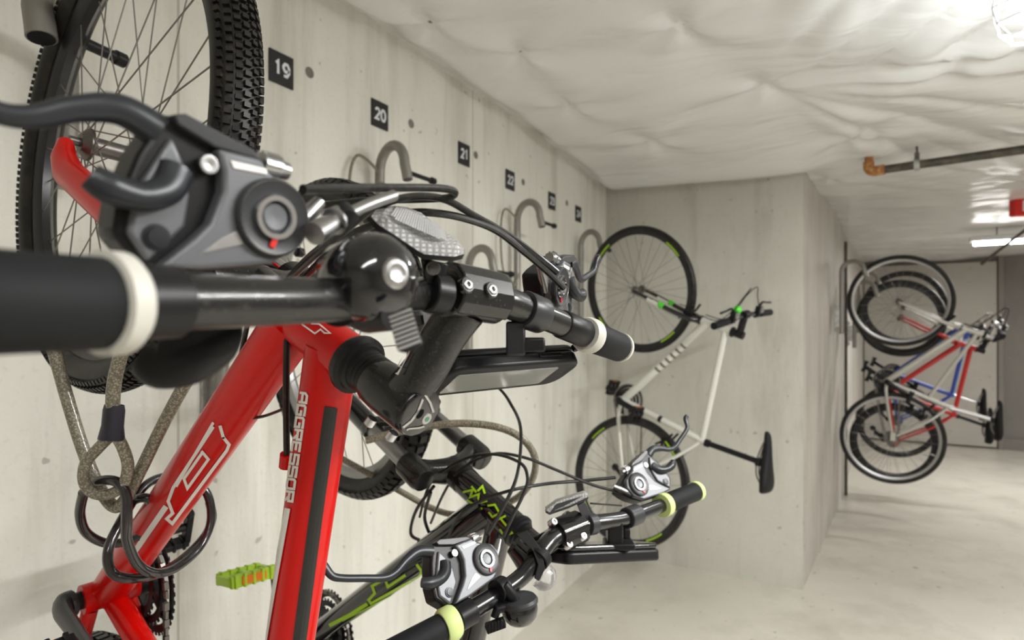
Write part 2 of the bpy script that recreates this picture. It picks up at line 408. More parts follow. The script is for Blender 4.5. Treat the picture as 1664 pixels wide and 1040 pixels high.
mb.box((2.8, 3.7, 2.83), (3.1, 0, 0), (0, 6.2, 0), (0, 0, .06)); struct(mb.build('ceiling_slab', 'back_dark'))
for i, (p, ph) in enumerate(PINS[:6]):
    z = ceil_z(p.x, p.y); mb = MB(); mb.lathe((p.x, p.y, z + .004), (0, 0, -1), [(0, .011), (.004, .012), (.008, .006), (.010, .0)], 14)
    lab = ['above the number 22 sign', 'above the number 24 sign', 'in the middle of the long folds', 'left of the rusty pipe elbow',
           'above the number 20 sign', 'midway to the caged lamp'][i]
    tag(mb.build('pin_fastener', 'steel_dark'), 'dark round pin in the white plastic sheet, ' + lab, 'fastener', 'pins in the ceiling sheet')

# number signs
SIGNS = [('19', 456, 113), ('20', 616, 187), ('21', 753, 251), ('22', 828, 293), ('23', 896, 327), ('24', 939, 348)]
def on_wall(px, py, off=0):
    ray = FW * FPX + RT * (px - 832) + UP * (535 - py); t = (off - CAM.x) / ray.x; return CAM + ray * t
for s, px, py in SIGNS:
    c = on_wall(px, py); h = .042; hz = .046
    t = thing('number_sign', 'small black square wall sign with white number ' + s, 'sign', (0, c.y, c.z), 'numbered hook signs on the left wall')
    mb = MB(); mb.box((.003, c.y, c.z), (.0028, 0, 0), (0, h, 0), (0, 0, hz)); mb.build('plate', 'sign_black', t, bevel=.001)
    mb = MB(); w = .021; g = .0085; hh = .036; tot = (2 * w + g)
    text(mb, s, lambda x, y: V((.0064, c.y - tot / 2 + x, c.z - hh / 2 + y)), w, hh, g, .0085, .02); mb.build('numeral', 'sign_white', t)

# hooks on the wall
def hook(name, label, y, za, low=False, loop=False, reach=.19, zb=None, r=.0165, dy=-.04, rod=None, ph=.11):
    t = thing(name, label, 'bike hook', (0, y, za), 'bike hooks on the left wall'); zb = zb or za - .55
    pts = [(.05, y, zb), (.05, y, za - .08)]
    n = 12
    for i in range(n + 1):
        a = PI - PI * i / n; pts.append((.05 + (reach - .05) / 2 + (reach - .05) / 2 * math.cos(a), y + dy * (.5 + .5 * math.cos(a)), za - .075 + .075 * math.sin(a)))
    ye = y + dy; pts.append((reach + .008, ye, za - .105)); pts.append((reach + .012, ye, za - .125))
    mb = MB(); mb.tube(pts, r, 16); mb.build('arched_tube', 'hook_steel', t)
    mb = MB(); mb.tube([(reach + .012, ye, za - .1253), (reach + .0122, ye, za - .1262)], r * .86, 16); mb.build('open_end', 'black_plastic', t)
    mb = MB(); mb.box((.004, y, zb + .12), (.004, 0, 0), (0, .026, 0), (0, 0, ph)); mb.box((.025, y, zb + .12), (.022, 0, 0), (0, .008, 0), (0, 0, ph * .6)); mb.build('wall_plate', 'galv', t, bevel=.003)
    for dz in (.12 + ph * .78, .12 - ph * .78):
        mb = MB(); mb.lathe((.008, y, zb + dz), (1, 0, 0), [(0, .010), (.004, .010), (.004, .007), (.010, .006), (.010, 0)], 6); mb.build('bolt', 'silver', t)
    r0 = V((reach + .008, ye, za - .10)); r1 = V(rod) if rod else r0 + V((0, .13, 0)); rdv = (r1 - r0).normalized()
    mb = MB(); mb.tube([r0, r1], .0075 if not rod else .0095, 12)
    mb.lathe(r1 - rdv * .005, rdv, [(0, .009), (.004, .0125), (.02, .0125), (.024, .009)], 14); mb.build('locking_rod', 'black_plastic', t)
    if loop:
        mb = MB(); q = [(.05, y - .03, za - .06), (.03, y - .085, za - .035), (.03, y - .12, za - .12), (.035, y - .115, za - .30), (.05, y - .07, za - .40), (.06, y - .01, za - .34), (.055, y + .005, za - .2), (.05, y - .01, za - .09)]
        mb.tube(spl(q, 8, True), .005, 10, closed=True); mb.build('security_cable', 'braid', t)
    return t
hook('bike_hook', 'grey arched tube hook with black locking rod holding the red bicycle wheel', .625, 2.08, r=.021, reach=.331, zb=1.79, dy=-.167, rod=tuple(P(188, 93, 1.045)), ph=.07)
hook('bike_hook', 'empty grey arched tube hook below the number 20 sign', 1.556, 2.108, loop=True)
hook('bike_hook', 'low empty grey arched hook between the number 21 sign and the red bicycle bar', 2.10, 1.836)
hook('bike_hook', 'empty grey arched tube hook below and right of the number 22 sign', 2.52, 2.10, loop=True)
hook('bike_hook', 'grey arched tube hook holding the white bicycle wheel by the room corner', 3.30, 2.07, reach=.19, dy=-.06)
hook('bike_hook', 'grey arched tube hook holding the black and lime bicycle', .97, 1.80, reach=.21)

for k_, (px, py) in enumerate(((503, 118), (668, 201), (773, 252), (850, 296), (921, 330))):
    c = on_wall(px, py); mb = MB(); mb.lathe((-.001, c.y, c.z), (1, 0, 0), [(0, .017), (.0022, .0165), (.0026, .011), (.0012, .009), (.001, 0)], 20)
    tag(mb.build('form_tie_plug', 'back_dark'), 'small round dark plug in the concrete just right of the number ' + SIGNS[k_][0] + ' sign', 'plug', 'tie plugs in the left wall')
# pipe with elbow and hanger
e0 = P(1412, 279, 3.12); e1 = P(1664, 243, 2.75); dr = (e1 - e0).normalized()
t = thing('heating_pipe', 'dark iron pipe with rusty copper elbow hanging under the white plastic ceiling', 'pipe', e0)
mb = MB(); mb.tube([e0 + dr * .06, e0 + dr * 4.0], .021, 16); mb.build('straight_run', 'iron_pipe', t)
mb = MB(); mb.tube(spl([e0 + dr * .07, e0 + dr * .02, e0 + V((0, 0, .02)), e0 + V((0, 0, .05))], 6), .026, 16); mb.build('elbow', 'rust', t)
mb = MB(); mb.tube([e0 + V((0, 0, .05)), e0 + V((0, 0, .11))], .02, 16); mb.build('riser', 'rust', t)
hc = P(1490, 268, 3.0); mb = MB(); mb.revolve(hc, dr, [(.030, -.012), (.030, .012), (.024, .012), (.024, -.012)], 24); mb.build('hanger_ring', 'galv', t)
mb = MB(); mb.tube([hc + V((0, 0, .028)), hc + V((0, 0, .17))], .006, 8); mb.lathe(hc + V((0, 0, .03)), (0, 0, 1), [(0, .012), (.03, .012)], 6); mb.build('hanger_rod', 'steel_dark', t)

# caged lamp and far strip lamp
def area(name, loc, sx, sy, power, rot=(0, 0, 0), col=(1, .99, .965)):
    l = bpy.data.lights.new(name, 'AREA'); l.shape = 'RECTANGLE'; l.size = sx; l.size_y = sy; l.energy = power; l.color = col
    o = bpy.data.objects.new(name, l); COL.objects.link(o); o.location = loc; o.rotation_euler = rot; return o
lc = P(1690, 12, 1.52)
t = thing('caged_lamp', 'bright ceiling lamp in a white hexagonal wire cage', 'lamp', lc + V((0, 0, .12)))
mb = MB(); mb.sphere(lc, .045, sq=(V((.04, 0, 0)), V((0, .04, 0)), V((0, 0, .055)))); mb.build('bulb', 'bulb', t)
mb = MB(); mb.lathe(lc + V((0, 0, .06)), (0, 0, 1), [(0, .03), (.02, .045), (.12, .05)], 20); mb.build('lamp_socket', 'lamp_white', t)
mb = MB()
for z, r in ((.05, .095), (.01, .105), (-.03, .095), (-.065, .065)):
    pts = [lc + V((r * math.cos(PI / 3 * k + .3), r * math.sin(PI / 3 * k + .3), z)) for k in range(6)]; mb.tube(pts, .003, 6, closed=True)
for k in range(6):
    c_, s_ = math.cos(PI / 3 * k + .3), math.sin(PI / 3 * k + .3)
    mb.tube([lc + V((r * c_, r * s_, z)) for z, r in ((.12, .05), (.05, .095), (.01, .105), (-.03, .095), (-.065, .065))], .003, 6)
mb.build('wire_cage', 'lamp_white', t)
l = bpy.data.lights.new('caged_lamp_light', 'POINT'); l.energy = 8; l.shadow_soft_size = .05; l.color = (.93, .97, 1)
o = bpy.data.objects.new('caged_lamp_light', l); COL.objects.link(o); o.location = lc + V((0, 0, -.09))
def strip(name, label, x, y, z, lx, ly, power, grp='strip lamps on the ceiling'):
    t = thing(name, label, 'lamp', (x, y, z), grp)
    mb = MB(); mb.box((x, y, z), (lx / 2 + .03, 0, 0), (0, ly / 2 + .03, 0), (0, 0, .022)); mb.build('housing', 'lamp_white', t, bevel=.006)
    for s in (-1, 1):
        mb = MB(); mb.tube([(x + s * lx * .35, y + s * ly * .35, z + .02), (x + s * lx * .35, y + s * ly * .35, 2.775)], .005, 8); mb.build('hanger_rod', 'steel_dark', t)
    mb = MB()
    if ly > lx: mb.tube([(x, y - ly / 2, z - .04), (x, y + ly / 2, z - .04)], .017, 14)
    else: mb.tube([(x - lx / 2, y, z - .04), (x + lx / 2, y, z - .04)], .017, 14)
    mb.build('glowing_tube', 'tube_light', t)
    area(name + '_light', (x, y, z - .07), lx, ly, power)
    return t
fz = P(1650, 385, 5.4)
strip('strip_lamp', 'glowing strip lamp far back under the ceiling at the right edge', fz.x + .25, fz.y, 2.33, 1.1, .06, 32)
# unseen strip lamps added behind and beside the camera to light the room
strip('strip_lamp', 'unseen strip lamp added on the ceiling above and behind the viewer', 2.3, -.7, 2.36, .06, 1.3, 15)
strip('strip_lamp', 'unseen strip lamp added on the ceiling to the right of the viewer', 3.5, 1.8, 2.36, .06, 1.3, 24)
strip('strip_lamp', 'unseen strip lamp added on the ceiling deep in the right half', 4.4, 6.6, 2.36, .06, 1.3, 24)
strip('strip_lamp', 'unseen strip lamp added on the ceiling to the right, nearest the caged lamp', 2.75, 1.3, 2.40, .06, 1.3, 66)

# thin dark rod hanging near the strip lamp; red sign at the edge
mb = MB(); mb.tube([P(1594, 430, 4.7), P(1668, 372, 4.5)], .011, 10); tag(mb.build('hanging_rod', 'iron_pipe'), 'thin dark slanting rod in front of the far strip lamp', 'rod')
rc = P(1668, 336, 4.3); t = thing('exit_sign', 'small red box sign with a white letter at the right edge under the ceiling', 'sign', rc)
mb = MB(); mb.box(rc, RT * .105, FW * .03, UP * .068); mb.build('sign_box', 'red_plain', t, bevel=.01)
mb = MB(); text(mb, 'E', lambda x, y: rc + RT * (-.045 + x) + UP * (-.03 + y) - FW * .0305, .04, .06, .01, .014, .05); mb.build('sign_lettering', 'sign_white', t)
mb = MB(); mb.tube([rc + UP * .06, rc + UP * .24], .008, 8); mb.build('sign_stem', 'steel_dark', t)

w = bpy.data.worlds.new('world'); SC.world = w; w.use_nodes = True; w.node_tree.nodes['Background'].inputs[0].default_value = (.9, .95, 1, 1); w.node_tree.nodes['Background'].inputs[1].default_value = .3
SC.view_settings.view_transform = 'Standard'; SC.view_settings.look = 'None'; SC.view_settings.gamma = 1; SC.view_settings.exposure = .52
# ------------------------------------------------------------------ bicycles
HA = math.radians(70.5)
AX = V((-math.cos(HA), math.sin(HA), 0)); EX = V((math.sin(HA), math.cos(HA), 0)); RAKE = .04
class Pose:
    def __init__(s, A, tau, psi, roll=0, delta=0):
        s.A = V(A)
        O = V((math.cos(tau) * math.cos(psi), math.cos(tau) * math.sin(psi), -math.sin(tau)))
        U = V((math.sin(tau) * math.cos(psi), math.sin(tau) * math.sin(psi), math.cos(tau)))
        S = U.cross(O); q = Matrix.Rotation(roll, 3, O); s.U, s.O, s.S = q @ U, O, q @ S
        s.rot = Matrix.Rotation(delta, 3, AX)
    def fr(s, l): return s.A + s.U * l[0] + s.O * l[1] + s.S * l[2]
    def st(s, l):
        p0 = EX * -RAKE; return s.fr(p0 + s.rot @ (V(l) - p0))
def axp(L, e=0, z=0): return EX * (-RAKE + e) + AX * L + V((0, 0, z))
def wheel(root, xf, c, r, tw, name, rimm='rim_black', tyrem='tyre_rubber', knob=0, nsp=32, spm='spoke_steel', hubm='steel_dark', wallcol=None, phase=0, seg=96):
    c = V(c); Z = V((0, 0, 1)); tr = r - .004 * (1 if knob else 0); h = tw * .5; ri = r - tw * .92
    mb = MB(xf); mb.revolve(c, Z, [(ri + .006, -h * .52), (ri + .006, h * .52), (ri - .006, h * .50), (ri - .016, h * .22), (ri - .016, -h * .22), (ri - .006, -h * .50)], seg)
    w = mb.build(name, rimm, root)
    sec = []
    cr = ri + (tr - ri) * .5; 
    for k in range(14):
        a = -PI * .80 + k / 13 * PI * 1.6
        sec.append((cr + math.cos(a) * (tr - ri) * .52, math.sin(a) * h))
    mb = MB(xf); mb.revolve(c, Z, sec, seg)
    if knob:
        n = knob
        for k in range(n):
            for row, (zz, lw, ll, ph) in enumerate(((0, .0036, .24, 0), (.32, .0034, .22, .5), (-.32, .0034, .22, .5), (.62, .0034, .24, 0), (-.62, .0034, .24, 0), (.88, .003, .3, .5), (-.88, .003, .3, .5))):
                if n < 120 and abs(zz) == .32: continue
                a = 2 * PI * (k + ph) / n; q = math.asin(max(-1, min(1, zz))); rr = cr + math.cos(q) * (tr - ri) * .52
                rd = V((math.cos(a), math.sin(a), 0)); tg = V((-math.sin(a), math.cos(a), 0)); nn = (rd * math.cos(q) + Z * math.sin(q)); sd = (Z * math.cos(q) - rd * math.sin(q))
                hh = .0034 if n > 120 else .0045
                mb.box(c + rd * rr + Z * (zz * h) + nn * .0005, tg * (2 * PI * r / n * ll * (1 if n > 120 else 1.3)), sd * lw * (1 if n > 120 else 2.0), nn * hh)
    mb.build('tyre', tyrem, w)
    mb = MB(xf); mb.lathe(c - Z * .055, Z, [(0, .006), (.012, .006), (.012, .012), (.020, .022), (.024, .022), (.028, .012), (.082, .012), (.086, .022), (.09, .022), (.098, .012), (.098, .006), (.11, .006)], 18); mb.build('hub', hubm, w)
    for k in range(nsp):
        sd = 1 if k % 2 else -1; a = 2 * PI * k / nsp + phase; cr_ = (1 if (k // 2) % 2 else -1) * 1.15; ha = a + cr_
        mb = MB(xf); p0 = c + V((.021 * math.cos(ha), .021 * math.sin(ha), sd * .032)); p1 = c + V(((ri - .012) * math.cos(a), (ri - .012) * math.sin(a), sd * .003))
        mb.tube([p0, p1], .00105 if r else 0, 5); mb.build('spoke', spm, w)
    mb = MB(xf); mb.tube([c + V(((ri - .012) * math.cos(1.9), (ri - .012) * math.sin(1.9), 0)), c + V(((ri - .055) * math.cos(1.9), (ri - .055) * math.sin(1.9), 0))], .0032, 8); mb.build('valve', 'steel_dark', w)
    return w
def gears(root, ps, bb, mcol='black_dusty', ca=2.2, pedals=('black_plastic', 'orange'), arm='black_plastic', cl=.172, rings=(.084, .066, .05), pa=.3):
    Z = V((0, 0, 1)); bb = V(bb); xf = ps.fr
    cs = MB(xf)
    for i, R in enumerate(rings):
        z = .056 - i * .0075; n = int(R * 2 * PI / .0127); sec = [(R - .012, z - .0012), (R - .012, z + .0012), (R, z + .0010), (R, z - .0010)]
        cs.revolve(bb, Z, sec, 72)
        for k in range(n):
            a = 2 * PI * k / n; d = V((math.cos(a), math.sin(a), 0)); cs.box(bb + d * (R + .001) + Z * z, d * .0035, V((-d.y, d.x, 0)) * .0028, Z * .0009)
    for k in range(4):
        a = PI / 2 * k + .5; d = V((math.cos(a), math.sin(a), 0)); cs.box(bb + d * rings[0] * .5 + Z * .054, d * rings[0] * .42, V((-d.y, d.x, 0)) * .011, Z * .004)
    cs.lathe(bb + Z * .03, Z, [(0, .02), (.03, .022), (.04, .015)], 20); cs.lathe(bb - Z * .064, Z, [(0, .013), (.128, .013)], 16)
    cs.build('chainring', mcol, root)
    for s, a in ((1, ca), (-1, ca + PI)):
        d = V((math.cos(a), math.sin(a), 0)); z0 = .068 if s > 0 else -.062
        mb = MB(xf); mb.tube(spl([bb + Z * z0 * .75, bb + Z * z0 + d * .012, bb + d * cl * .5 + Z * (z0 * 1.1), bb + d * cl + Z * (z0 * 1.22)], 6), [.019, .020, .016, .015, .017], 14, flat=(Z, .62)); mb.build('crank_arm', arm, root)
        e = bb + d * cl + Z * (z0 * 1.22); mb = MB(xf)
        px, py = V((math.cos(pa), math.sin(pa), 0)), V((-math.sin(pa), math.cos(pa), 0)); cz = e + Z * s * .062
        mb.tube([e, e + Z * s * .105], .008, 10)
        for sg in (-1, 1):
            mb.box(cz + px * sg * .034, px * .006, py * .012, Z * .045)
            for j in range(5): mb.box(cz + px * sg * .034 + Z * (j - 2) * .018, px * .0095, py * .0135, Z * .003)
        for zz in (-.042, 0, .042): mb.box(cz + Z * zz, px * .034, py * .009, Z * .006)
        pm = pedals[0]; p = mb.build('pedal', pm, root, bevel=.0015)
        for sg in (-1, 1):
            mb = MB(xf); mb.box(cz + px * sg * .0405, px * .0025, py * .008, Z * .024); mb.build('pedal_reflector', pedals[1], p)
    return
def chain(root, ps, bb, rear, R, m='steel_dark', rr=.045):
    bb, rear = V(bb), V(rear); Z = V((0, 0, .045)); d = (bb - rear).normalized(); n = V((-d.y, d.x, 0)); mb = MB(ps.fr)
    for s in (1, -1):
        a, b = rear + n * s * rr + Z, bb + n * s * R + Z; L = (b - a).length; k = int(L / .0127); t = (b - a).normalized()
        for i in range(k): mb.box(a + t * (i + .5) * .0127, t * .0058, n * .0042, V((0, 0, .0032 if i % 2 else .002)))
    k = int(PI * R / .0127); a0 = math.atan2(n.y, n.x)
    for i in range(k + 1):
        a = a0 - PI * i / k; q = V((math.cos(a), math.sin(a), 0)); mb.box(bb + q * (R + .001) + Z, V((-q.y, q.x, 0)) * .0058, q * .0042, V((0, 0, .0032 if i % 2 else .002)))
    mb.build('chain', m, root)
def saddle(root, ps, c, ang=0, m='rubber'):
    c = V((c[0], c[1], 0)); f = V((math.cos(ang), math.sin(ang), 0)); u = V((-math.sin(ang), math.cos(ang), 0)); Z = V((0, 0, 1)); rows = []
    prof = [(-.13, .0, .045, .010), (-.12, .012, .068, .018), (-.08, .014, .070, .022), (-.03, .008, .052, .022), (.03, .004, .030, .018), (.09, .002, .021, .015), (.135, -.002, .018, .012), (.15, -.010, .010, .006)]
    n = 16; vs = []
    for x, y, w, h in prof:
        for k in range(n):
            a = 2 * PI * k / n; q = math.sin(a); vs.append(c + f * x + u * (y + h * (q if q > 0 else q * 1.5)) + Z * (w * math.cos(a)))
    fs = [(i * n + k, i * n + (k + 1) % n, (i + 1) * n + (k + 1) % n, (i + 1) * n + k) for i in range(len(prof) - 1) for k in range(n)] + [tuple(range(n)), tuple((len(prof) - 1) * n + k for k in range(n))]
    mb = MB(ps.fr); mb.add(vs, fs); s = mb.build('saddle', m, root, sub=1, smooth=180)
    mb = MB(ps.fr)
    for z in (-.018, .018): mb.tube(spl([c + f * -.10 + u * -.005 + Z * z, c + f * -.05 + u * -.035 + Z * z, c + f * .03 + u * -.035 + Z * z, c + f * .12 + u * -.008 + Z * z * .6], 5), .0035, 6)
    mb.build('saddle_rail', 'steel_dark', s)
def frame_tubes(ps, g, root, m, extra=None, name='frame'):
    mb = MB(ps.fr); bb = V((*g['bb'], 0)); st_ = V((*g['seat'], 0)); ra = V((-g['wb'], 0, 0))
    h0, h1 = axp(g['L0']), axp(g['L1']); mb.tube([h0, h1], g.get('rh', .021), 20)
    mb.tube([axp(g.get('Ld', g['L0'] + .028)), bb], g.get('rd', .024), 20); mb.tube([axp(g['L1'] - .032), st_ + (bb - st_).normalized() * g.get('ttdrop', .03)], [g.get('rt', .02), g.get('rt', .02) * g.get('tt', .9)], 20)
    mb.tube([bb, st_], .0165, 18); mb.lathe(bb - V((0, 0, .036)), (0, 0, 1), [(0, .021), (.072, .021)], 24)
    for s in (-1, 1):
        mb.tube(spl([bb + V((-.02, .0, s * .026)), bb + V((-.11, .004, s * .044)), ra + V((.05, 0, s * .066))], 6), [.011, .0105, .008], 12)
        mb.tube(spl([st_ + V((.0, -.035, s * .014)), st_ * .6 + ra * .4 + V((0, 0, s * .048)), ra + V((.03, .03, s * .066))], 6), [.0085, .0085, .007], 12)
        mb.box(ra + V((.02, .008, s * .067)), V((.03, .0, 0)), V((0, .016, 0)), V((0, 0, .003)))
    return mb.build(name, m, root)
def bicycle(name, label, ps, g, mats, group=None, det=True, bars=True, susp=False):
    root = thing(name, label, 'bicycle', ps.fr((-g['wb'], 0, 0)), group)
    frame = frame_tubes(ps, g, root, mats['frame'])
    r = g['r']; tw = g['tw']
    fw = wheel(root, ps.st, (0, 0, 0), r, tw, 'front_wheel', mats['rim'], knob=g.get('knob', 0), nsp=g.get('nsp', 32), spm=mats.get('spoke', 'spoke_steel'), phase=g.get('ph', .1))
    rw = wheel(root, ps.fr, (-g['wb'], 0, 0), r, tw, 'rear_wheel', mats['rim'], knob=g.get('knob2', 0), nsp=g.get('nsp', 32), spm=mats.get('spoke', 'spoke_steel'), phase=.3)
    L0, L1 = g['L0'], g['L1']
    # fork
    mb = MB(ps.st)
    if susp:
        for s in (-1, 1):
            mb.tube([axp(.0, RAKE - .004, s * .058), axp(.02, .018, s * .062), axp(.06, .006, s * .064), axp(.26, .002, s * .064)], [.009, .013, .017, .019, .0195], 16)
            mb.lathe(axp(.255, .002, s * .064), AX, [(0, .019), (.006, .0205), (.014, .0205), (.016, .016)], 18)
        mb.tube(spl([axp(.235, .0, -.064), axp(.30, .035, -.045), axp(.315, .05, 0), axp(.30, .035, .045), axp(.235, .0, .064)], 6), .0095, 12)
        fk = mb.build('fork_lower', mats['fork'], root)
        mb = MB(ps.st)
        for s in (-1, 1): mb.tube([axp(.25, .002, s * .064), axp(.43, .002, s * .064)], .0145, 18)
        mb.build('stanchion', mats.get('stanchion', 'silver'), root)
        mb = MB(ps.st)
        for s in (-1, 1):
            mb.lathe(axp(.375, .002, s * .064), AX, [(0, .0195), (.004, .0225), (.045, .0225), (.055, .019), (.058, 0)], 22)
            mb.lathe(axp(.405, -.018, s * .064), -EX, [(0, .008), (.006, .008), (.008, .0)], 10)
        mb.tube(spl([axp(.40, .002, -.06), axp(.415, .0, -.03), axp(.425, 0, 0), axp(.415, .0, .03), axp(.40, .002, .06)], 6), [.020, .020, .023, .026, .023, .020, .020], 18, flat=(AX, .8))
        mb.lathe(axp(.42), AX, [(0, .026), (.03, .024), (L0 - .42, .0235)], 22)
        mb.build('fork_crown', 'black_dusty', root)
    else:
        for s in (-1, 1):
            mb.tube(spl([axp(.0, RAKE - .003, s * .052), axp(.10, .028, s * .050), axp(.24, .008, s * .047), axp(.345, .0, s * .043), axp(L0 - .04, 0, s * .03), axp(L0 - .02, 0, 0)], 6), [.007, .010, .013, .015, .016, .018], 14)
        mb.lathe(axp(L0 - .05), AX, [(0, .018), (.02, .022), (.05, .022)], 20)
        fk = mb.build('fork', mats['fork'], root)
    # headset and steerer
    mb = MB(ps.st); mb.lathe(axp(L0 - .008), AX, [(0, .024), (.008, .024)], 24); mb.build('lower_headset_cup', 'black_plastic', root); mb = MB(ps.st)
    mb.lathe(axp(L1), AX, [(0, .0245), (.004, .0262), (.009, .0262), (.011, .0225), (.015, .0215), (.016, .019)] + [q for k in range(4) for q in ((.018 + k * .005, .0187), (.0225 + k * .005, .0187), (.0228 + k * .005, .0178), (.0230 + k * .005, .0178))] + [(.04, .0185), (g['Lc'] - L1, .0185)], 28)
    mb.build('headset', 'black_plastic', root)
    bb = V((*g['bb'], 0)); ra = V((-g['wb'], 0, 0))
    gears(root, ps, bb, mats.get('ring', 'black_plastic'), g.get('ca', 2.2), mats.get('pedal', ('black_plastic', 'orange')), mats.get('arm', 'black_plastic'), pa=g.get('pa', .3))
    chain(root, ps, bb, ra, .085)
    mb = MB(ps.fr)
    for k in range(7): mb.revolve(ra, (0, 0, 1), [(.02, .022 + k * .0042), (.050 - k * .0032, .022 + k * .0042), (.050 - k * .0032, .024 + k * .0042), (.02, .024 + k * .0042)], 30)
    mb.build('cassette', 'steel_dark', root)
    mb = MB(ps.fr); mb.tube(spl([ra + V((.0, -.03, .06)), ra + V((-.01, -.06, .065)), ra + V((.03, -.10, .055)), ra + V((.06, -.13, .05))], 5), .01, 8)
    for q in (V((.0, -.065, .055)), V((.05, -.12, .05))): mb.lathe(ra + q, (0, 0, 1), [(0, .02), (.008, .02)], 14)
    mb.build('rear_derailleur', 'black_plastic', root)
    # seat post, saddle
    st_ = V((*g['seat'], 0)); sp = V((*g['saddle'], 0)); d = (sp - st_).normalized()
    mb = MB(ps.fr); mb.tube([st_ - d * .03, sp - d * .03], .0136, 16); mb.lathe(st_ - d * .012, d, [(0, .0195), (.02, .0195)], 18); mb.build('seat_post', mats.get('post', 'black_plastic'), root)
    mb = MB(ps.fr); mb.box(sp - d * .035, V((.018, .0, 0)), V((0, .012, 0)), V((0, 0, .022))); mb.build('saddle_clamp', 'black_plastic', root, bevel=.004)
    saddle(root, ps, g['saddle'], g.get('sa', .05))
    # rim brakes
    for xf, c in ((ps.st, axp(.335 if not susp else .30, .03)), (ps.fr, V((-g['wb'] + .245, .22, 0)))):
        mb = MB(xf)
        for s in (-1, 1): mb.tube([c + V((-.03, -.06, s * .03)), c + V((0, 0, s * .035)), c + V((.03, .03, s * .03))], .006, 8); mb.box(c + V((-.02, -.03, s * .02)), V((.025, 0, 0)), V((0, .006, 0)), V((0, 0, .006)))
        mb.build('brake_caliper', 'black_plastic', root)
    if bars:
        k = axp(g['Lc'] - .02, g.get('ext', .09)); s0 = axp(g['Lc'] - .02)
        mb = MB(ps.st); mb.tube([s0, k], [.017, .0155, .017], 16); mb.lathe(s0 - AX * .022, AX, [(0, .019), (.044, .019)], 20); mb.lathe(k - V((0, 0, .024)), (0, 0, 1), [(0, .021), (.048, .021)], 20)
        mb.build('stem', mats.get('stem', 'black_plastic'), root)
        bw = g.get('bw', .30); rise = g.get('rise', .0)
        pts = [k + V((0, 0, s * z)) + AX * (rise if z > .08 else 0) - EX * (.02 * z / bw) for s, z in [(-1, bw), (-1, bw * .7), (-1, .09), (-1, .05), (1, .05), (1, .09), (1, bw * .7), (1, bw)]]
        mb = MB(ps.st); mb.tube(spl(pts, 5), .0112, 12); mb.build('handlebar', mats.get('bar', 'black_bar'), root)
        for s in (-1, 1):
            e = k + V((0, 0, s * bw)) + AX * rise - EX * .02; i_ = e + V((0, 0, -s * .12)) + EX * .006
            mb = MB(ps.st); mb.tube([e + V((0, 0, s * .004)), i_], .0165, 16); gp = mb.build('grip', mats.get('grip', 'grip_rubber'), root)
            mb = MB(ps.st); q = i_ + V((0, 0, -s * .04)); mb.lathe(i_ + V((0, 0, -s * .055)), (0, 0, 1 if s > 0 else -1), [(0, .015), (.03, .016)], 16)
            mb.box(q + EX * .025 + AX * .006, EX * .02, AX * .012, V((0, 0, .018)))
            mb.tube(spl([q + EX * .035, q + EX * .06 + V((0, 0, s * .03)), q + EX * .055 + V((0, 0, s * .08)), q + EX * .05 + V((0, 0, s * .13))], 5), [.007, .006, .005, .006], 8); mb.build('brake_lever', mats.get('lever', 'black_plastic'), root)
            mb = MB(ps.st); mb.lathe(q + EX * .03 + AX * .015, AX, [(0, .016), (.01, .015), (.014, .008), (.014, 0)], 16); mb.build('shifter_dial', mats.get('dial', 'silver'), root)
            mb = MB(ps.st); mb.tube(spl([q + EX * .045, q + EX * .10 - V((0, 0, s * .05)), k + EX * .13 + V((0, 0, s * .02)), axp(L1 - .05, .05, -s * .03), axp(L0, .03, -s * .02)], 8), .0025, 6); mb.build('cable', 'cable_black', root)
    return root, frame
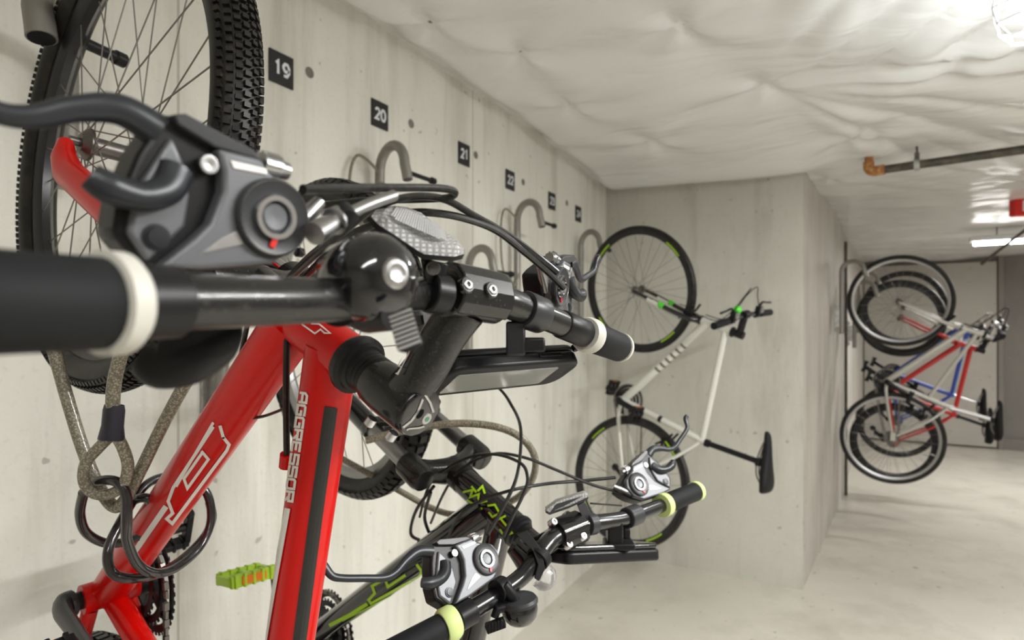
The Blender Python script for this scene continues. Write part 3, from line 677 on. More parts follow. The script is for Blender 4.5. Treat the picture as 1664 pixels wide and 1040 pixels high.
# ------------------------------------------------------------------ combined brake and gear lever, drawn on its own plane
UN = .000159
class Lev:
    def __init__(s, pd, ps_, pp, mirror=None):
        s.d, s.a, s.b = pd, ps_ - pd, pp - pd; n = s.a.cross(s.b).normalized()
        if n.dot(CAM - pd) < 0: n = -n
        s.n = n; s.mir = mirror
    def __call__(s, x, y, w=0):
        rx, ry = x - 1130, y - 375; det = -222 * 240 - (-255) * (-53)
        a = (rx * 240 - (-255) * ry) / det; b = (-222 * ry - (-53) * rx) / det
        p = s.d + s.a * a + s.b * b + s.n * w
        if s.mir: c, n = s.mir; p = p - n * (2 * (p - c).dot(n))
        return p
    def N(s):
        return s(1130, 375, 1) - s(1130, 375, 0)
def lever_set(root, G, mark=True):
    N = G.N()
    def plate(name, poly, w0, w1, m, bev=.0015, par=root):
        mb = MB(); mb.prism([G(x, y, w1) for x, y in poly], N * (w0 - w1)); return mb.build(name, m, par, bevel=bev, seg=3)
    body = plate('shifter_body', [(765, 240), (800, 225), (1030, 190), (1075, 222), (1215, 240), (1285, 262), (1275, 350), (1250, 430), (1200, 530), (1010, 665), (930, 700), (880, 718), (790, 660), (765, 560), (755, 400)], -.024, -.002, 'black_plastic', .003)
    plate('shifter_cover', [(905, 262), (1030, 205), (1060, 232), (1190, 246), (1235, 300), (1245, 420), (1195, 525), (1005, 655), (905, 705), (955, 570), (975, 500), (968, 380), (945, 320)], -.004, .0055, 'shifter_grey', .0022, body)
    plate('shifter_top_plate', [(775, 240), (800, 215), (1000, 186), (1040, 203), (905, 258), (795, 262)], -.01, .003, 'grey_plastic', .001, body)
    plate('shifter_badge', [(1050, 478), (1085, 512), (985, 608), (1022, 520)], .005, .0062, 'silver', .0003, body)
    plate('shifter_label', [(948, 276), (1050, 230), (1062, 246), (965, 294)], .005, .0062, 'white_decal', .0003, body)
    plate('lever_pivot_block', [(800, 300), (850, 350), (905, 440), (930, 540), (885, 700), (810, 640), (785, 500)], -.008, .001, 'shifter_grey', .002, body)
    mb = MB(); mb.lathe(G(1130, 375, .004), N, [(0, .0192), (.004, .0192), (.0054, .0180), (.0040, .0130), (.0042, .0110)], 44); mb.build('gear_dial', 'grey_plastic', body)
    mb = MB(); mb.revolve(G(1130, 375, .0085), N, [(.0112, 0), (.0106, .0020), (.0082, .0020), (.0076, 0)], 36); mb.build('dial_ring', 'chrome', body)
    mb = MB(); mb.lathe(G(1130, 375, .0075), N, [(0, .0068), (.0010, .0066), (.0016, .0058), (.0010, .0)], 28); mb.build('dial_button', 'shifter_grey', body)
    mb = MB(); mb.revolve(G(1130, 375, .0078), N, [(.0188, 0), (.0180, .0018), (.0172, 0)], 40); mb.build('dial_rim', 'silver', body)
    if mark:
        p = G(1155, 462, .0092); u = (G(1130, 400) - G(1130, 375)).normalized(); v = N.cross(u).normalized(); mb = MB(); mb.box(p, u * .0024, v * .0014, N * .0004); mb.build('gear_pointer', 'red_plain', body)
    mb = MB(); mb.lathe(G(908, 322, .001), N, [(0, .0042), (.0028, .0042), (.003, .0024), (.0022, 0)], 18); mb.build('screw', 'alloy', body)
    mb = MB(); mb.lathe(G(875, 615, .001), N, [(0, .0058), (.0012, .0056), (.0013, .0045), (.001, .0044), (.0022, .0042), (.0024, 0)], 22); mb.build('pivot_bolt', 'lever_grey', body)
    mb = MB(); pts = [(60, 388), (105, 398), (160, 470), (220, 488), (340, 491), (470, 490), (540, 450), (600, 370), (680, 300), (775, 295)]
    rs = [26, 31, 27, 25, 25, 27, 29, 33, 42, 50]
    mb.tube(spl([G(x, y, -.006) for x, y in pts], 6), [r * UN for r in rs], 16, flat=(N, .7)); mb.build('brake_lever', 'lever_grey', root)
    mb = MB(); mb.tube(spl([G(672, 545, .006), G(720, 552, .007), G(790, 530, .006), G(840, 470, .003), G(848, 395, -.001)], 6), [r * UN for r in (34, 44, 38, 44, 52)], 16, flat=(N, .8)); mb.build('thumb_lever', 'lever_grey', root)
    a, b = G(1050, 203, -.004), G(1160, 158, -.004); ax = (b - a).normalized(); mb = MB(); mb.lathe(a, ax, [(0, .0042), (.001, .0062), (.010, .0062), (.011, .0048), (.016, .0045)], 18)
    u, w_ = perp(ax)
    for k in range(10):
        t_ = 2 * PI * k / 10; mb.box(a + ax * .0055 + (u * math.cos(t_) + w_ * math.sin(t_)) * .0062, ax * .0045, (u * math.cos(t_) + w_ * math.sin(t_)) * .0009, (w_ * math.cos(t_) - u * math.sin(t_)) * .0009)
    mb.build('barrel_adjuster', 'silver', body)
    mb = MB(); mb.tube([G(1225, 380, -.003), G(1260, 280, -.003), G(1288, 195, -.004)], [.0055, .0048, .0036], 16); mb.build('cable_stop', 'alloy', body)
    return body
def cable(root, name, pts, r, m='cable_black', n=8, world=False, closed=False):
    mb = MB(); mb.tube(spl(pts if world else PL(pts), 10, closed), r, n, closed=closed); return mb.build(name, m, root)
def rounded_slab(c, x, y, z, r):
    """outline points of a rounded rectangle: half vectors x,y; z = half thickness vector"""
    X, Y = x.normalized(), y.normalized(); a, b = x.length, y.length; pts = []
    for sx, sy, a0 in ((1, 1, 0), (-1, 1, PI / 2), (-1, -1, PI), (1, -1, 1.5 * PI)):
        for k in range(6):
            t = a0 + k / 5 * PI / 2; pts.append(c + X * (sx * (a - r) + r * math.cos(t)) + Y * (sy * (b - r) + r * math.sin(t)) + z)
    return pts

# ------------------------------------------------------------------ red bicycle, nearest
rp = Pose((.5384, .4597, 1.7531), .0741, -.1582, .0365, -.0988)
RG = dict(bb=(-.645, -.035), seat=(-.775, .42), saddle=(-.84, .66), wb=1.06, L0=.47, L1=.592, Lc=.66, r=.335, tw=.052, knob=186, knob2=90, rd=.0265, rt=.0235, tt=.95, rh=.0215, ca=-1.6, ttdrop=.02, ph=.12)
red, red_frame = bicycle('mountain_bicycle', 'red mountain bicycle with white lettering hanging nearest, black handlebar across the foreground', rp, RG,
    dict(frame='red_paint', rim='rim_black', fork='red_paint', stanchion='chrome', pedal=('black_plastic', 'orange'), arm='grey_plastic'), bars=False, susp=True)
# cable stops and weld collars on the frame
DTa, DTb = rp.fr(axp(.498)), rp.fr(V((-.645, -.035, 0))); TTa = rp.fr(axp(.56)); TTb = rp.fr(V((-.775, .42, 0)) + (V((-.645, -.035, 0)) - V((-.775, .42, 0))).normalized() * .02)
def onDT(x, y, off=.0006): return hit_tube(x, y, DTa, DTb, .0265, off)
def onTT(x, y, off=.0006): return hit_tube(x, y, TTa, TTb, .0235, off)
z6 = lambda l: [(x / 2.971, 690 + y / 2.971) for x, y in l]
mb = MB(); strokes(mb, [z6([(1062, 5), (1078, 62), (1106, 97), (1095, 125), (832, 478), (805, 455), (834, 428), (812, 370), (836, 305), (1030, 10)])], 5.2, onDT)
strokes(mb, [z6([(972, 128), (1006, 168), (905, 308), (888, 262), (975, 138)])], 4.6, onDT)
mb.build('frame_logo', 'white_decal', red)
mb = MB(); strokes(mb, [z6([(647, 618), (802, 395)])], 9, onDT); mb.build('frame_stripe', 'white_decal', red)
mb = MB(); strokes(mb, [z6([(850, 300), (1030, -10)])], 4.5, onDT); mb.build('frame_stripe', 'white_decal', red); mb = MB()
strokes(mb, [[(467, 826), (449, 925), (428, 1045)]], 9.5, lambda x, y: onTT(x, y)); mb.build('frame_stripe', 'white_decal', red)
d0 = V((463 - 488, 816 - 637, 0)).normalized(); up_ = V((-d0.y, d0.x, 0)) * -1
mb = MB(); text(mb, 'AGGRESSOR', lambda x, y: onTT(487 + d0.x * x + up_.x * y, 638 + d0.y * x + up_.y * y), 15.2, 12.5, 5.0, 4.0, 3); mb.build('frame_lettering', 'white_decal', red)
mb = MB(); strokes(mb, [[(538, 662), (512, 850), (486, 1048)]], 22, onTT, 5); mb.build('frame_panel', 'dark_grey_panel', red)
HTa, HTb = rp.fr(axp(.47)), rp.fr(axp(.60))
mb = MB(); z4 = lambda l: [(340 + x / 4.894, 480 + y / 4.894) for x, y in l]
strokes(mb, [z4([(735, 228), (840, 303), (885, 270), (918, 300), (962, 300), (875, 228), (810, 225)])], 2.6, lambda x, y: hit_tube(x, y, HTa, HTb, .0215, .0008)); mb.build('head_badge', 'white_decal', red)
mb = MB(); a = P(362, 656, .66); mb.sphere(a, .009); mb.lathe(P(366, 648, .655), (P(370, 632, .65) - P(366, 648, .655)), [(0, .006), (.01, .006)], 12); mb.build('cable_stop', 'red_paint', red)
mb = MB(); mb.tube([P(466, 738, .585), P(464, 758, .59)], .0065, 12); mb.build('cable_stop', 'red_paint', red)
cable(red, 'cable', [(402, 528, .60), (388, 590, .63), (368, 642, .655)], .0026)
cable(red, 'cable', [(468, 500, .55), (466, 560, .555), (465, 640, .565), (466, 742, .585)], .0031)
cable(red, 'cable', [(362, 712, .64), (385, 686, .638), (430, 676, .63), (462, 664, .60)], .0016)
# handlebar
def bd(x): return 1 / (5.72 - .00455 * x)
BL = [(-170, 488, bd(-170)), (100, 492, bd(100)), (350, 490, bd(350)), (560, 487, bd(560))]
BR = [(880, 513, .515), (940, 538, .56), (968, 550, .585), (1004, 563.5, .636)]
cl = P(766, 480, .458)
mb = MB(); mb.tube(spl(PL(BL) + [P(680, 478, .418), P(725, 473, .438), cl, P(815, 489, .478), P(845, 500, .495)] + PL(BR), 6), [.0111] * 3 + [.0112, .0118, .0125, .0127, .0127, .0127, .0118, .0112, .0111, .0111], 24); hb = mb.build('handlebar', 'black_dusty', red)
def seg(name, p, q, r, m, par=None, prof=None, n=28):
    a, b = P(*p), P(*q); ax = b - a; mb = MB(); L = ax.length; mb.lathe(a, ax, [(t * L, r * k) for t, k in (prof or [(0, .92), (.04, 1), (.96, 1), (1, .92)])], n); return mb.build(name, m, par or red)
g1 = seg('grip', (-150, 488, bd(-150)), (172, 493, bd(172)), .0155, 'grip_rubber')
seg('grip_flange', (160, 493, bd(160)), (206, 493, bd(206)), .0178, 'cream', g1, [(0, .9), (.1, 1), (.75, 1), (1, .88)])
seg('lever_clamp', (208, 492, bd(208)), (284, 491, bd(284)), .0136, 'black_plastic')
g2 = seg('grip', (964, 548, .58), (1005, 564, .637), .0153, 'grip_rubber')
seg('grip_flange', (950, 542.5, .568), (962, 547, .579), .0172, 'cream', g2, [(0, .9), (.3, 1), (.8, 1), (1, .9)])
seg('grip_end', (1004, 563.5, .636), (1007, 564.5, .641), .0162, 'cream', g2)
seg('lever_clamp', (912, 526, .538), (949, 542, .567), .0132, 'black_plastic')
# stem
S0, S1 = rp.st(axp(.655)), rp.st(axp(.722)); axd = (S1 - S0).normalized(); cap = P(682, 671, .468)
SB = cap - axd * .058
mb = MB(); mb.lathe(SB, axd, [(0, .0185), (.003, .0198), (.018, .0212), (.05, .0215), (.056, .0205), (.058, .0190)], 32)
mb.tube(spl([SB + axd * .034, P(690, 600, .465), P(722, 545, .462), cl + (cl - P(722, 545, .462)).normalized() * -.012], 6), [.0185, .0172, .0168, .0175, .0190], 24, flat=(FW, .95))
bax = (P(815, 489, .478) - P(725, 473, .438)).normalized(); sdir = (cl - P(722, 545, .462)).normalized()
mb.lathe(cl - bax * .025, bax, [(0, .0195), (.050, .0195)], 28); stem = mb.build('stem', 'black_dusty', red, bevel=.001)
# faceplate wraps the front half of the bar
mb = MB(); uu = (sdir - bax * sdir.dot(bax)).normalized(); ww = bax.cross(uu)
front = []
for k in range(9):
    t_ = -PI * .62 + k / 8 * PI * 1.24; front.append(cl - bax * .0255 + (uu * math.cos(t_) + ww * math.sin(t_)) * .0225)
for k in range(9):
    t_ = PI * .62 - k / 8 * PI * 1.24; front.append(cl - bax * .0255 + (uu * math.cos(t_) + ww * math.sin(t_)) * .0150)
mb.prism(front, bax * .051); fp = mb.build('stem_faceplate', 'black_dusty', stem, bevel=.002, smooth=25)
bn = (CAM - cl).normalized(); bn = (bn - bax * bn.dot(bax) + uu * .45).normalized()
for q in ((757, 464), (797, 472)):
    p = hit_tube(q[0], q[1], cl - bax * .03, cl + bax * .03, .0222, 0); mb = MB(); mb.lathe(p - bn * .002, bn, [(0, .0062), (.0035, .0062), (.0045, .0052), (.0045, .0042), (.002, .0040)], 24); mb.build('bolt_collar', 'black_gloss', stem)
    mb = MB(); mb.lathe(p, bn, [(0, .0040), (.0030, .0040), (.0034, .0034), (.0034, .0022), (.001, .0020)], 20); mb.build('bolt', 'silver', stem)
mb = MB(); capc = SB + axd * .058
mb.lathe(capc, axd, [(0, .0196), (.0015, .0193), (.0022, .0180), (.0022, 0)], 36); tc_ = mb.build('top_cap', 'black_gloss', stem)
mb = MB(); bc_ = capc + (P(692, 680, .46) - P(682, 671, .46)) * .8; mb.lathe(bc_ + axd * .002, axd, [(0, .0048), (.001, .0046), (.0012, .0024), (.0005, 0)], 20); mb.build('cap_bolt', 'silver', tc_)
mb = MB(); mb.lathe(bc_ + axd * .0022, axd, [(0, .0025), (.0012, .0024)], 6); mb.build('hex_recess', 'green_bolt', tc_)
def onCap(x, y):
    d = (P(x, y, 1) - CAM).normalized(); o_ = capc + axd * .0028; return CAM + d * ((o_ - CAM).dot(axd) / d.dot(axd))
z2 = lambda l: [(530 + x / 5.2, 620 + y / 5.2) for x, y in l]
mb = MB(); strokes(mb, [z2([(650, 390), (720, 335), (775, 260), (818, 150)])], 3.4, onCap); strokes(mb, [z2([(838, 115), (880, 180), (908, 262)])], 3.6, onCap)
strokes(mb, [z2([(680, 412), (700, 400), (790, 392), (830, 380)])], 2.4, onCap); mb.build('cap_graphic', 'silver', tc_)
mb = MB(); sa, sb_ = SB + axd * .034, P(722, 545, .462); strokes(mb, [z4([(1560, 430), (1500, 560), (1530, 570), (1490, 625)]), z4([(1595, 440), (1500, 628), (1482, 618)])], 1.7, lambda x, y: hit_tube(x, y, P(690, 600, .465), P(722, 545, .462), .0186, .0008)); mb.build('stem_logo', 'white_decal', stem)
for q in ((606, 680, .462), (640, 703, .458)):
    mb = MB(); mb.lathe(P(*q), axd.cross(bax) * -1 + RT * -.3, [(0, .0042), (.006, .0042), (.007, .0028), (.004, .0024)], 14); mb.build('clamp_bolt', 'chrome', stem)
# bell
ba = (RT * .72 - FW * .66 + UP * .06).normalized(); bc0 = P(606, 452, .318)
mb = MB(); mb.lathe(bc0, ba, [(-.022, .010), (-.022, .0205), (-.018, .0232), (.0, .0240), (.007, .0232), (.013, .0200), (.017, .0150), (.0195, .0085), (.020, 0)], 48, caps=False); bell = mb.build('bell', 'black_gloss', red, smooth=60)
mb = MB(); mb.lathe(bc0 + ba * .0185, ba, [(0, .0080), (.0015, .0080), (.0028, .0070), (.0034, .0050), (.0026, .0032), (.003, 0)], 32); mb.build('bell_button', 'silver', bell)
mb = MB(); mb.tube([P(560, 478, .335), P(575, 500, .335), P(600, 512, .325), P(640, 512, .31)], [.012, .011, .010, .008], 16); mb.lathe(P(548, 487, .318), P(585, 487, .34) - P(548, 487, .318), [(0, .0145), (.022, .0145)], 28); mb.build('bell_bracket', 'black_plastic', bell)
mb = MB(); la, lb = P(650, 505, .292), P(667, 566, .285); ld = (lb - la).normalized(); lz = (CAM - la).normalized(); ls = ld.cross(lz).normalized()
mb.prism([la - ls * .0055, la + ls * .0062, lb + ls * .0062, lb + ls * .002 + ld * .002, lb - ls * .0062], lz * -.005); tl = mb.build('bell_thumb_lever', 'black_plastic', bell, bevel=.001)
mb = MB()
for k in range(8):
    p = la + (lb - la) * ((k + .6) / 8.3); mb.tube([p - ls * .0056 - ld * .0006, p + ls * .006 + ld * .0006], .00085, 8)
mb.build('lever_ridges', 'alloy', tl)
# reflector on its bracket
R1 = [(603, 352, .385), (612, 362, .384), (640, 386, .388), (690, 413, .394), (738, 417, .398), (754, 413, .402), (754, 404, .412), (728, 384, .428), (682, 349, .432), (655, 338, .428), (632, 335, .420), (610, 341, .400)]
rf = PL(R1); dn = (CAM - P(680, 380, .4)).normalized()
nrm = (rf[4] - rf[1]).cross(rf[8] - rf[1]).normalized(); nrm = nrm if nrm.dot(dn) > 0 else -nrm
mb = MB(); ctr = sum(rf, V()) / len(rf)
top = [ctr + (p - ctr) * .80 + nrm * .004 for p in rf]; n_ = len(rf)
mb.add(rf + top, [tuple(range(n_, 2 * n_))] + [(i, (i + 1) % n_, (i + 1) % n_ + n_, i + n_) for i in range(n_)] + [tuple(range(n_))[::-1]])
refl = mb.build('reflector', 'reflector_prism', red, smooth=20)
mb = MB(); qa, qb, qc, qd = (ctr + (p - ctr) * .82 + nrm * .0056 for p in (rf[1], rf[4], rf[7], rf[10]))
for i in range(24):
    for j in range(8):
        if (i > 20 or i < 2) and j in (0, 7): continue
        f_ = lambda u, v: qa + (qb - qa) * u + (qd - qa) * v + (qa - qb + qc - qd) * (u * v)
        u0, v0 = .03 + i / 24 * .92, .05 + j / 8 * .90; du, dv = .92 / 24 * .86, .90 / 8 * .80
        c4 = [f_(u0, v0), f_(u0 + du, v0), f_(u0 + du, v0 + dv), f_(u0, v0 + dv)]; ap = f_(u0 + du / 2, v0 + dv / 2) + nrm * .0015
        mb.add(c4 + [ap], [(0, 1, 4), (1, 2, 4), (2, 3, 4), (3, 0, 4)])
mb.build('reflector_prisms', 'prism_facets', refl, smooth=5)
mb = MB(); mb.prism([ctr + (p - ctr) * 1.01 - nrm * .0003 for p in rf], nrm * -.0035); mb.build('reflector_back', 'black_plastic', refl)
mb = MB(); mb.prism(PL([(682, 418, .405), (728, 428, .415), (722, 462, .420), (708, 478, .420), (694, 470, .414), (686, 440, .408)]), FW * .008); mb.lathe(P(694, 474, .418), P(726, 480, .43) - P(694, 474, .418), [(0, .0145), (.0155, .0145)], 28); br_ = mb.build('reflector_bracket', 'black_plastic', refl, bevel=.0015)
mb = MB(); mb.lathe(P(704, 436, .407), -FW, [(-.002, .0048), (.001, .0048), (.001, .0034), (-.001, .003)], 18); mb.build('bracket_screw', 'steel_dark', refl)
# phone holder
seg('phone_mount_ring', (850, 502, .498), (878, 512.5, .514), .0158, 'grey_plastic', None, [(0, .97), (.05, 1), (.95, 1), (1, .97)])
mb = MB(); mb.box(P(838, 550, .50), RT * .008 + FW * .004, UP * .014, FW * .010); mb.box(P(862, 560, .505), RT * .012, UP * .006, FW * .008); mb.build('phone_mount_bracket', 'black_plastic', red, bevel=.002)
A_, B_, C_, D_ = P(706, 608, .47), P(918, 587, .575), P(932, 624, .635), P(708, 643, .535)
cc = (A_ + B_ + C_ + D_) / 4; hx = ((B_ + C_) - (A_ + D_)) / 4; hy = ((C_ + D_) - (A_ + B_)) / 4; hy = hy - hx.normalized() * hy.dot(hx.normalized()) ; hn = hx.cross(hy).normalized()
if hn.z < 0: hn = -hn
mb = MB(); mb.prism(rounded_slab(cc, hx, hy, hn * .0, .018), hn * .014); ph = mb.build('phone_holder', 'black_plastic', red, bevel=.004, seg=4)
mb = MB(); mb.prism(rounded_slab(cc, hx * .985, hy * .97, hn * .0142, .017), hn * .006); mb.build('holder_lid', 'grey_plastic', ph, bevel=.002, seg=3)
mb = MB(); mb.prism(rounded_slab(cc - hx * .10, hx * .74, hy * .66, hn * -.0006, .003), hn * .0012); mb.build('holder_window', 'window_film', ph)
mb = MB(); q = cc + hx * .52 + hy * -.2 + hn * .018; mb.box(cc + hx * .45 - hy * .99 + hn * .009, hx.normalized() * .014, hy.normalized() * .0018, hn * .002); mb.build('holder_latch', 'black_plastic', ph, bevel=.0006)
mb = MB(); mb.lathe(cc + hx * .97 - hy * .85 + hn * .02, hn, [(-.006, .004), (.0, .004)], 12); mb.build('holder_latch', 'black_plastic', ph, bevel=.0006)
mb = MB(); cx_ = hx.normalized(); cy_ = hy.normalized(); text(mb, 'NAVAN', lambda x, y: cc + hx * .90 + cy_ * (.004 - x * 1) * 1 + cx_ * (y - .001) - hn * .0006, .0034, .0034, .0012, .0007, .01); mb.build('holder_lettering', 'grey_plastic', ph)
# lever sets
GL = Lev(P(432, 354, .302), P(334, 268, .276), P(252, 385, .262)); lever_set(red, GL)
rL, rR = P(222, 493, bd(222)), P(969, 550, .585); nb = (rR - rL).normalized(); mid = (rL + rR) / 2 + nb * .030
GR = Lev(P(432, 354, .302), P(334, 268, .276), P(252, 385, .262), (mid, nb)); lever_set(red, GR)
# cables of the red handlebar
cable(red, 'brake_cable', [(492, 308, .315), (560, 306, .345), (650, 305, .39), (715, 306, .415), (739, 312, .43), (728, 321, .44), (680, 324, .44), (600, 326, .44), (520, 334, .45)], .0027, 'cable_black', 10)
cable(red, 'gear_cable', [(455, 468, .55), (500, 420, .47), (545, 385, .43), (592, 350, .412), (632, 328, .41), (680, 319, .425), (725, 325, .445), (770, 350, .468), (820, 378, .495), (868, 412, .52), (905, 442, .543)], .0028, 'cable_black', 10)
cable(red, 'brake_cable', [(492, 455, .53), (520, 425, .49), (560, 387, .46), (610, 364, .445), (660, 347, .44), (705, 346, .446), (755, 355, .462), (805, 374, .486), (850, 408, .51), (888, 440, .535), (916, 468, .55)], .0030, 'cable_black', 10)
cable(red, 'gear_cable', [(556, 352, .33), (600, 332, .352), (640, 318, .372)], .0036, 'alloy', 12)
cable(red, 'gear_cable', [(640, 318, .372), (625, 325, .40), (590, 352, .41), (520, 410, .44), (470, 455, .50)], .0022, 'cable_black', 8)
mb = MB(); mb.lathe(P(510, 380, .308), P(556, 352, .33) - P(510, 380, .308), [(0, .0062), (.012, .0056), (.018, .005), (.0185, .0075), (.026, .007), (.028, .0045), (.031, .004)], 16); mb.build('cable_boot', 'alloy', red)
mb = MB(); mb.tube(PL([(552, 372, .325), (562, 352, .328), (556, 334, .33)]), [.004, .0075, .004], 12); mb.build('cable_clip', 'black_plastic', red)

# ------------------------------------------------------------------ black and lime bicycle
gp_ = Pose((.4841, .9412, 1.4807), .0916, -.2439, -.0219, .1498)
GG = dict(bb=(-.668, -.040), seat=(-.775, .42), saddle=(-.84, .66), wb=1.06, L0=.46, L1=.585, Lc=.64, r=.335, tw=.052, knob=84, knob2=84, rd=[.029, .021], Ld=.528, rt=.0215, tt=.95, rh=.0235, ca=2.95, pa=1.3, ttdrop=.02, ph=.3)
grn, grn_frame = bicycle('mountain_bicycle', 'black mountain bicycle with lime green graphics hanging behind and below the red one', gp_, GG,
    dict(frame='black_gloss', rim='alloy', fork='black_gloss', stanchion='alloy', ring='black_plastic', pedal=('lime_pedal', 'orange')), bars=False, susp=True)
Ga, Gb = gp_.fr(axp(.528)), gp_.fr(V((-.668, -.040, 0)))
def onG(x, y):
    t_ = max(0, min(1, (hit_tube(x, y, Ga, Gb, .024, 0) - Ga).dot(Gb - Ga) / (Gb - Ga).length_squared)); return hit_tube(x, y, Ga, Gb, .029 - .008 * t_, .0008)
zg = lambda l: [(460 + x / 5.2, 840 + y / 5.2) for x, y in l]
mb = MB(); strokes(mb, [zg([(1128, 400), (1172, 462), (1150, 505), (742, 732), (722, 702), (774, 645), (752, 585), (860, 525), (1010, 440)]), zg([(868, 545), (885, 592), (1035, 492)])], 4.4, onG)
strokes(mb, [zg([(390, 918), (560, 830), (712, 735)])], 6, onG); strokes(mb, [zg([(500, 880), (1160, 540)])], 1.6, onG); mb.build('frame_logo', 'lime', grn)
Ha, Hb = gp_.fr(axp(.44)), gp_.fr(axp(.60)); onH = lambda x, y: hit_tube(x, y, Ha, Hb, .0235, .0008)
mb = MB(); strokes(mb, [[(752, 800), (768, 796), (764, 808), (778, 803), (776, 818), (792, 814)], [(758, 812), (770, 820), (768, 830), (784, 826)], [(776, 798), (784, 790), (788, 802)], [(792, 822), (804, 820), (812, 834), (800, 840), (794, 832)], [(806, 846), (822, 838)], [(813, 842), (832, 866), (820, 872), (812, 860)], [(766, 790), (774, 800)]], 3.4, onH); mb.build('head_graphic', 'lime', grn)
gcl = P(925, 862, .852)
GBL = [(600, 1082, .63), (735, 1010, .69), (832, 950, .765), (868, 915, .79), (884, 890, .81)]
GBR = [(958, 852, .872), (1004, 845, .905), (1030, 838, .93), (1078, 820, .985), (1133, 797, 1.065)]
mb = MB(); mb.tube(spl(PL(GBL) + [P(900, 874, .83), gcl] + PL(GBR), 6), [.0111, .0111, .0111, .0116, .0125, .0127, .0127, .0127, .0116, .0111, .0111, .0111], 20); mb.build('handlebar', 'black_bar', grn)
def gseg(*a, **k): return seg(*a[:5], k.get('par') or grn, k.get('prof'))
gg1 = gseg('grip', (590, 1088, .625), (722, 1018, .683), .0158, 'grip_rubber')
seg('grip_flange', (718, 1020, .681), (740, 1008, .692), .0195, 'lime_pale', gg1, [(0, .9), (.2, 1), (.8, 1), (1, .9)])
gseg('lever_clamp', (742, 1006, .693), (768, 991, .708), .0150, 'black_plastic')
gg2 = gseg('grip', (1083, 818, .99), (1130, 799, 1.058), .0158, 'grip_rubber')
seg('grip_flange', (1074, 822, .98), (1082, 819, .989), .0190, 'lime_pale', gg2); seg('grip_end', (1128, 799.5, 1.056), (1133, 797.5, 1.063), .0172, 'lime_pale', gg2)
gs = gp_.st(axp(.635)); gbax = (P(958, 852, .872) - P(895, 878, .825)).normalized()
mb = MB(); mb.lathe(gs - AX.x * V((0, 0, 0)) - (gp_.st(axp(.66)) - gs), gp_.st(axp(.66)) - gs, [(0, .0188), (.025, .0195), (.045, .0188)], 24); mb.tube([gs, gcl], [.018, .0175], 20); mb.lathe(gcl - gbax * .023, gbax, [(0, .019), (.046, .019)], 24); gst = mb.build('stem', 'black_gloss', grn, bevel=.001)
gn = (CAM - gcl).normalized(); gn = (gn - gbax * gn.dot(gbax) + UP * .15).normalized(); gt_ = gbax.cross(gn).normalized()
mb = MB(); pl_ = []
for k in range(9):
    t_ = -PI * .5 + k / 8 * PI; pl_.append(gcl - gbax * .0225 + (gn * math.cos(t_) * .018 + gt_ * math.sin(t_) * .0235))
for k in range(9):
    t_ = PI * .5 - k / 8 * PI; pl_.append(gcl - gbax * .0225 + (gn * math.cos(t_) + gt_ * math.sin(t_)) * .014)
mb.prism(pl_, gbax * .045); mb.build('stem_faceplate', 'black_dusty', gst, bevel=.002, smooth=25)
for q in ((900, 848), (923, 836), (925, 884), (948, 871)):
    mb = MB(); mb.lathe(hit_tube(q[0], q[1], gcl - gbax * .04, gcl + gbax * .04, .0205, 0), gn, [(-.008, .0058), (.001, .0055), (.0022, .0046), (.0022, .0020), (.0008, .0018)], 18); mb.build('bolt', 'chrome', gst)
# reflector
gr = PL([(886, 829, .835), (905, 815, .832), (950, 801, .850), (957, 804, .856), (955, 808, .85), (925, 822, .84), (893, 833, .832)])
mb = MB(); mb.prism(gr, FW * .02 + UP * -.002); g_r = mb.build('reflector', 'reflector_prism', grn, bevel=.001)
mb = MB(); mb.prism([p - UP * .0035 for p in gr], FW * .02 - UP * .002); mb.prism(PL([(938, 822, .85), (950, 816, .855), (965, 842, .868), (950, 850, .862)]), FW * .012); mb.build('reflector_bracket', 'grey_plastic', g_r, bevel=.001)
gseg('reflector_clamp', (952, 853, .866), (964, 851, .876), .0155, 'grey_plastic')
# phone holder on the lime bicycle
gseg('phone_mount_ring', (1018, 842, .915), (1036, 835, .935), .0155, 'grey_plastic')
mb = MB(); mb.box(P(998, 866, .905), RT * .011, UP * .020, FW * .012); mb.box(P(1005, 884, .905), RT * .022, UP * .005, FW * .016); mb.box(P(1018, 866, .905), RT * .005, UP * .008, FW * .006); mb.build('phone_mount_bracket', 'black_plastic', grn, bevel=.002)
pc = P(975, 893, .92); px_ = (P(1056, 888, .96) - P(905, 893, .87)) / 2; py_ = (FW * -.92 + RT * .15 + UP * .27).normalized() * .042; py_ = py_ - px_.normalized() * py_.dot(px_.normalized()); pn = px_.cross(py_).normalized(); pn = pn if pn.z > 0 else -pn
mb = MB(); mb.prism(rounded_slab(pc, px_, py_, pn * -.016, .012), pn * .017); g_ph = mb.build('phone_holder', 'black_plastic', grn, bevel=.004, seg=4)
mb = MB(); mb.prism(rounded_slab(pc, px_ * .985, py_ * .97, pn * .001, .012), pn * .009); mb.build('holder_lid', 'black_gloss', g_ph, bevel=.004, seg=4)
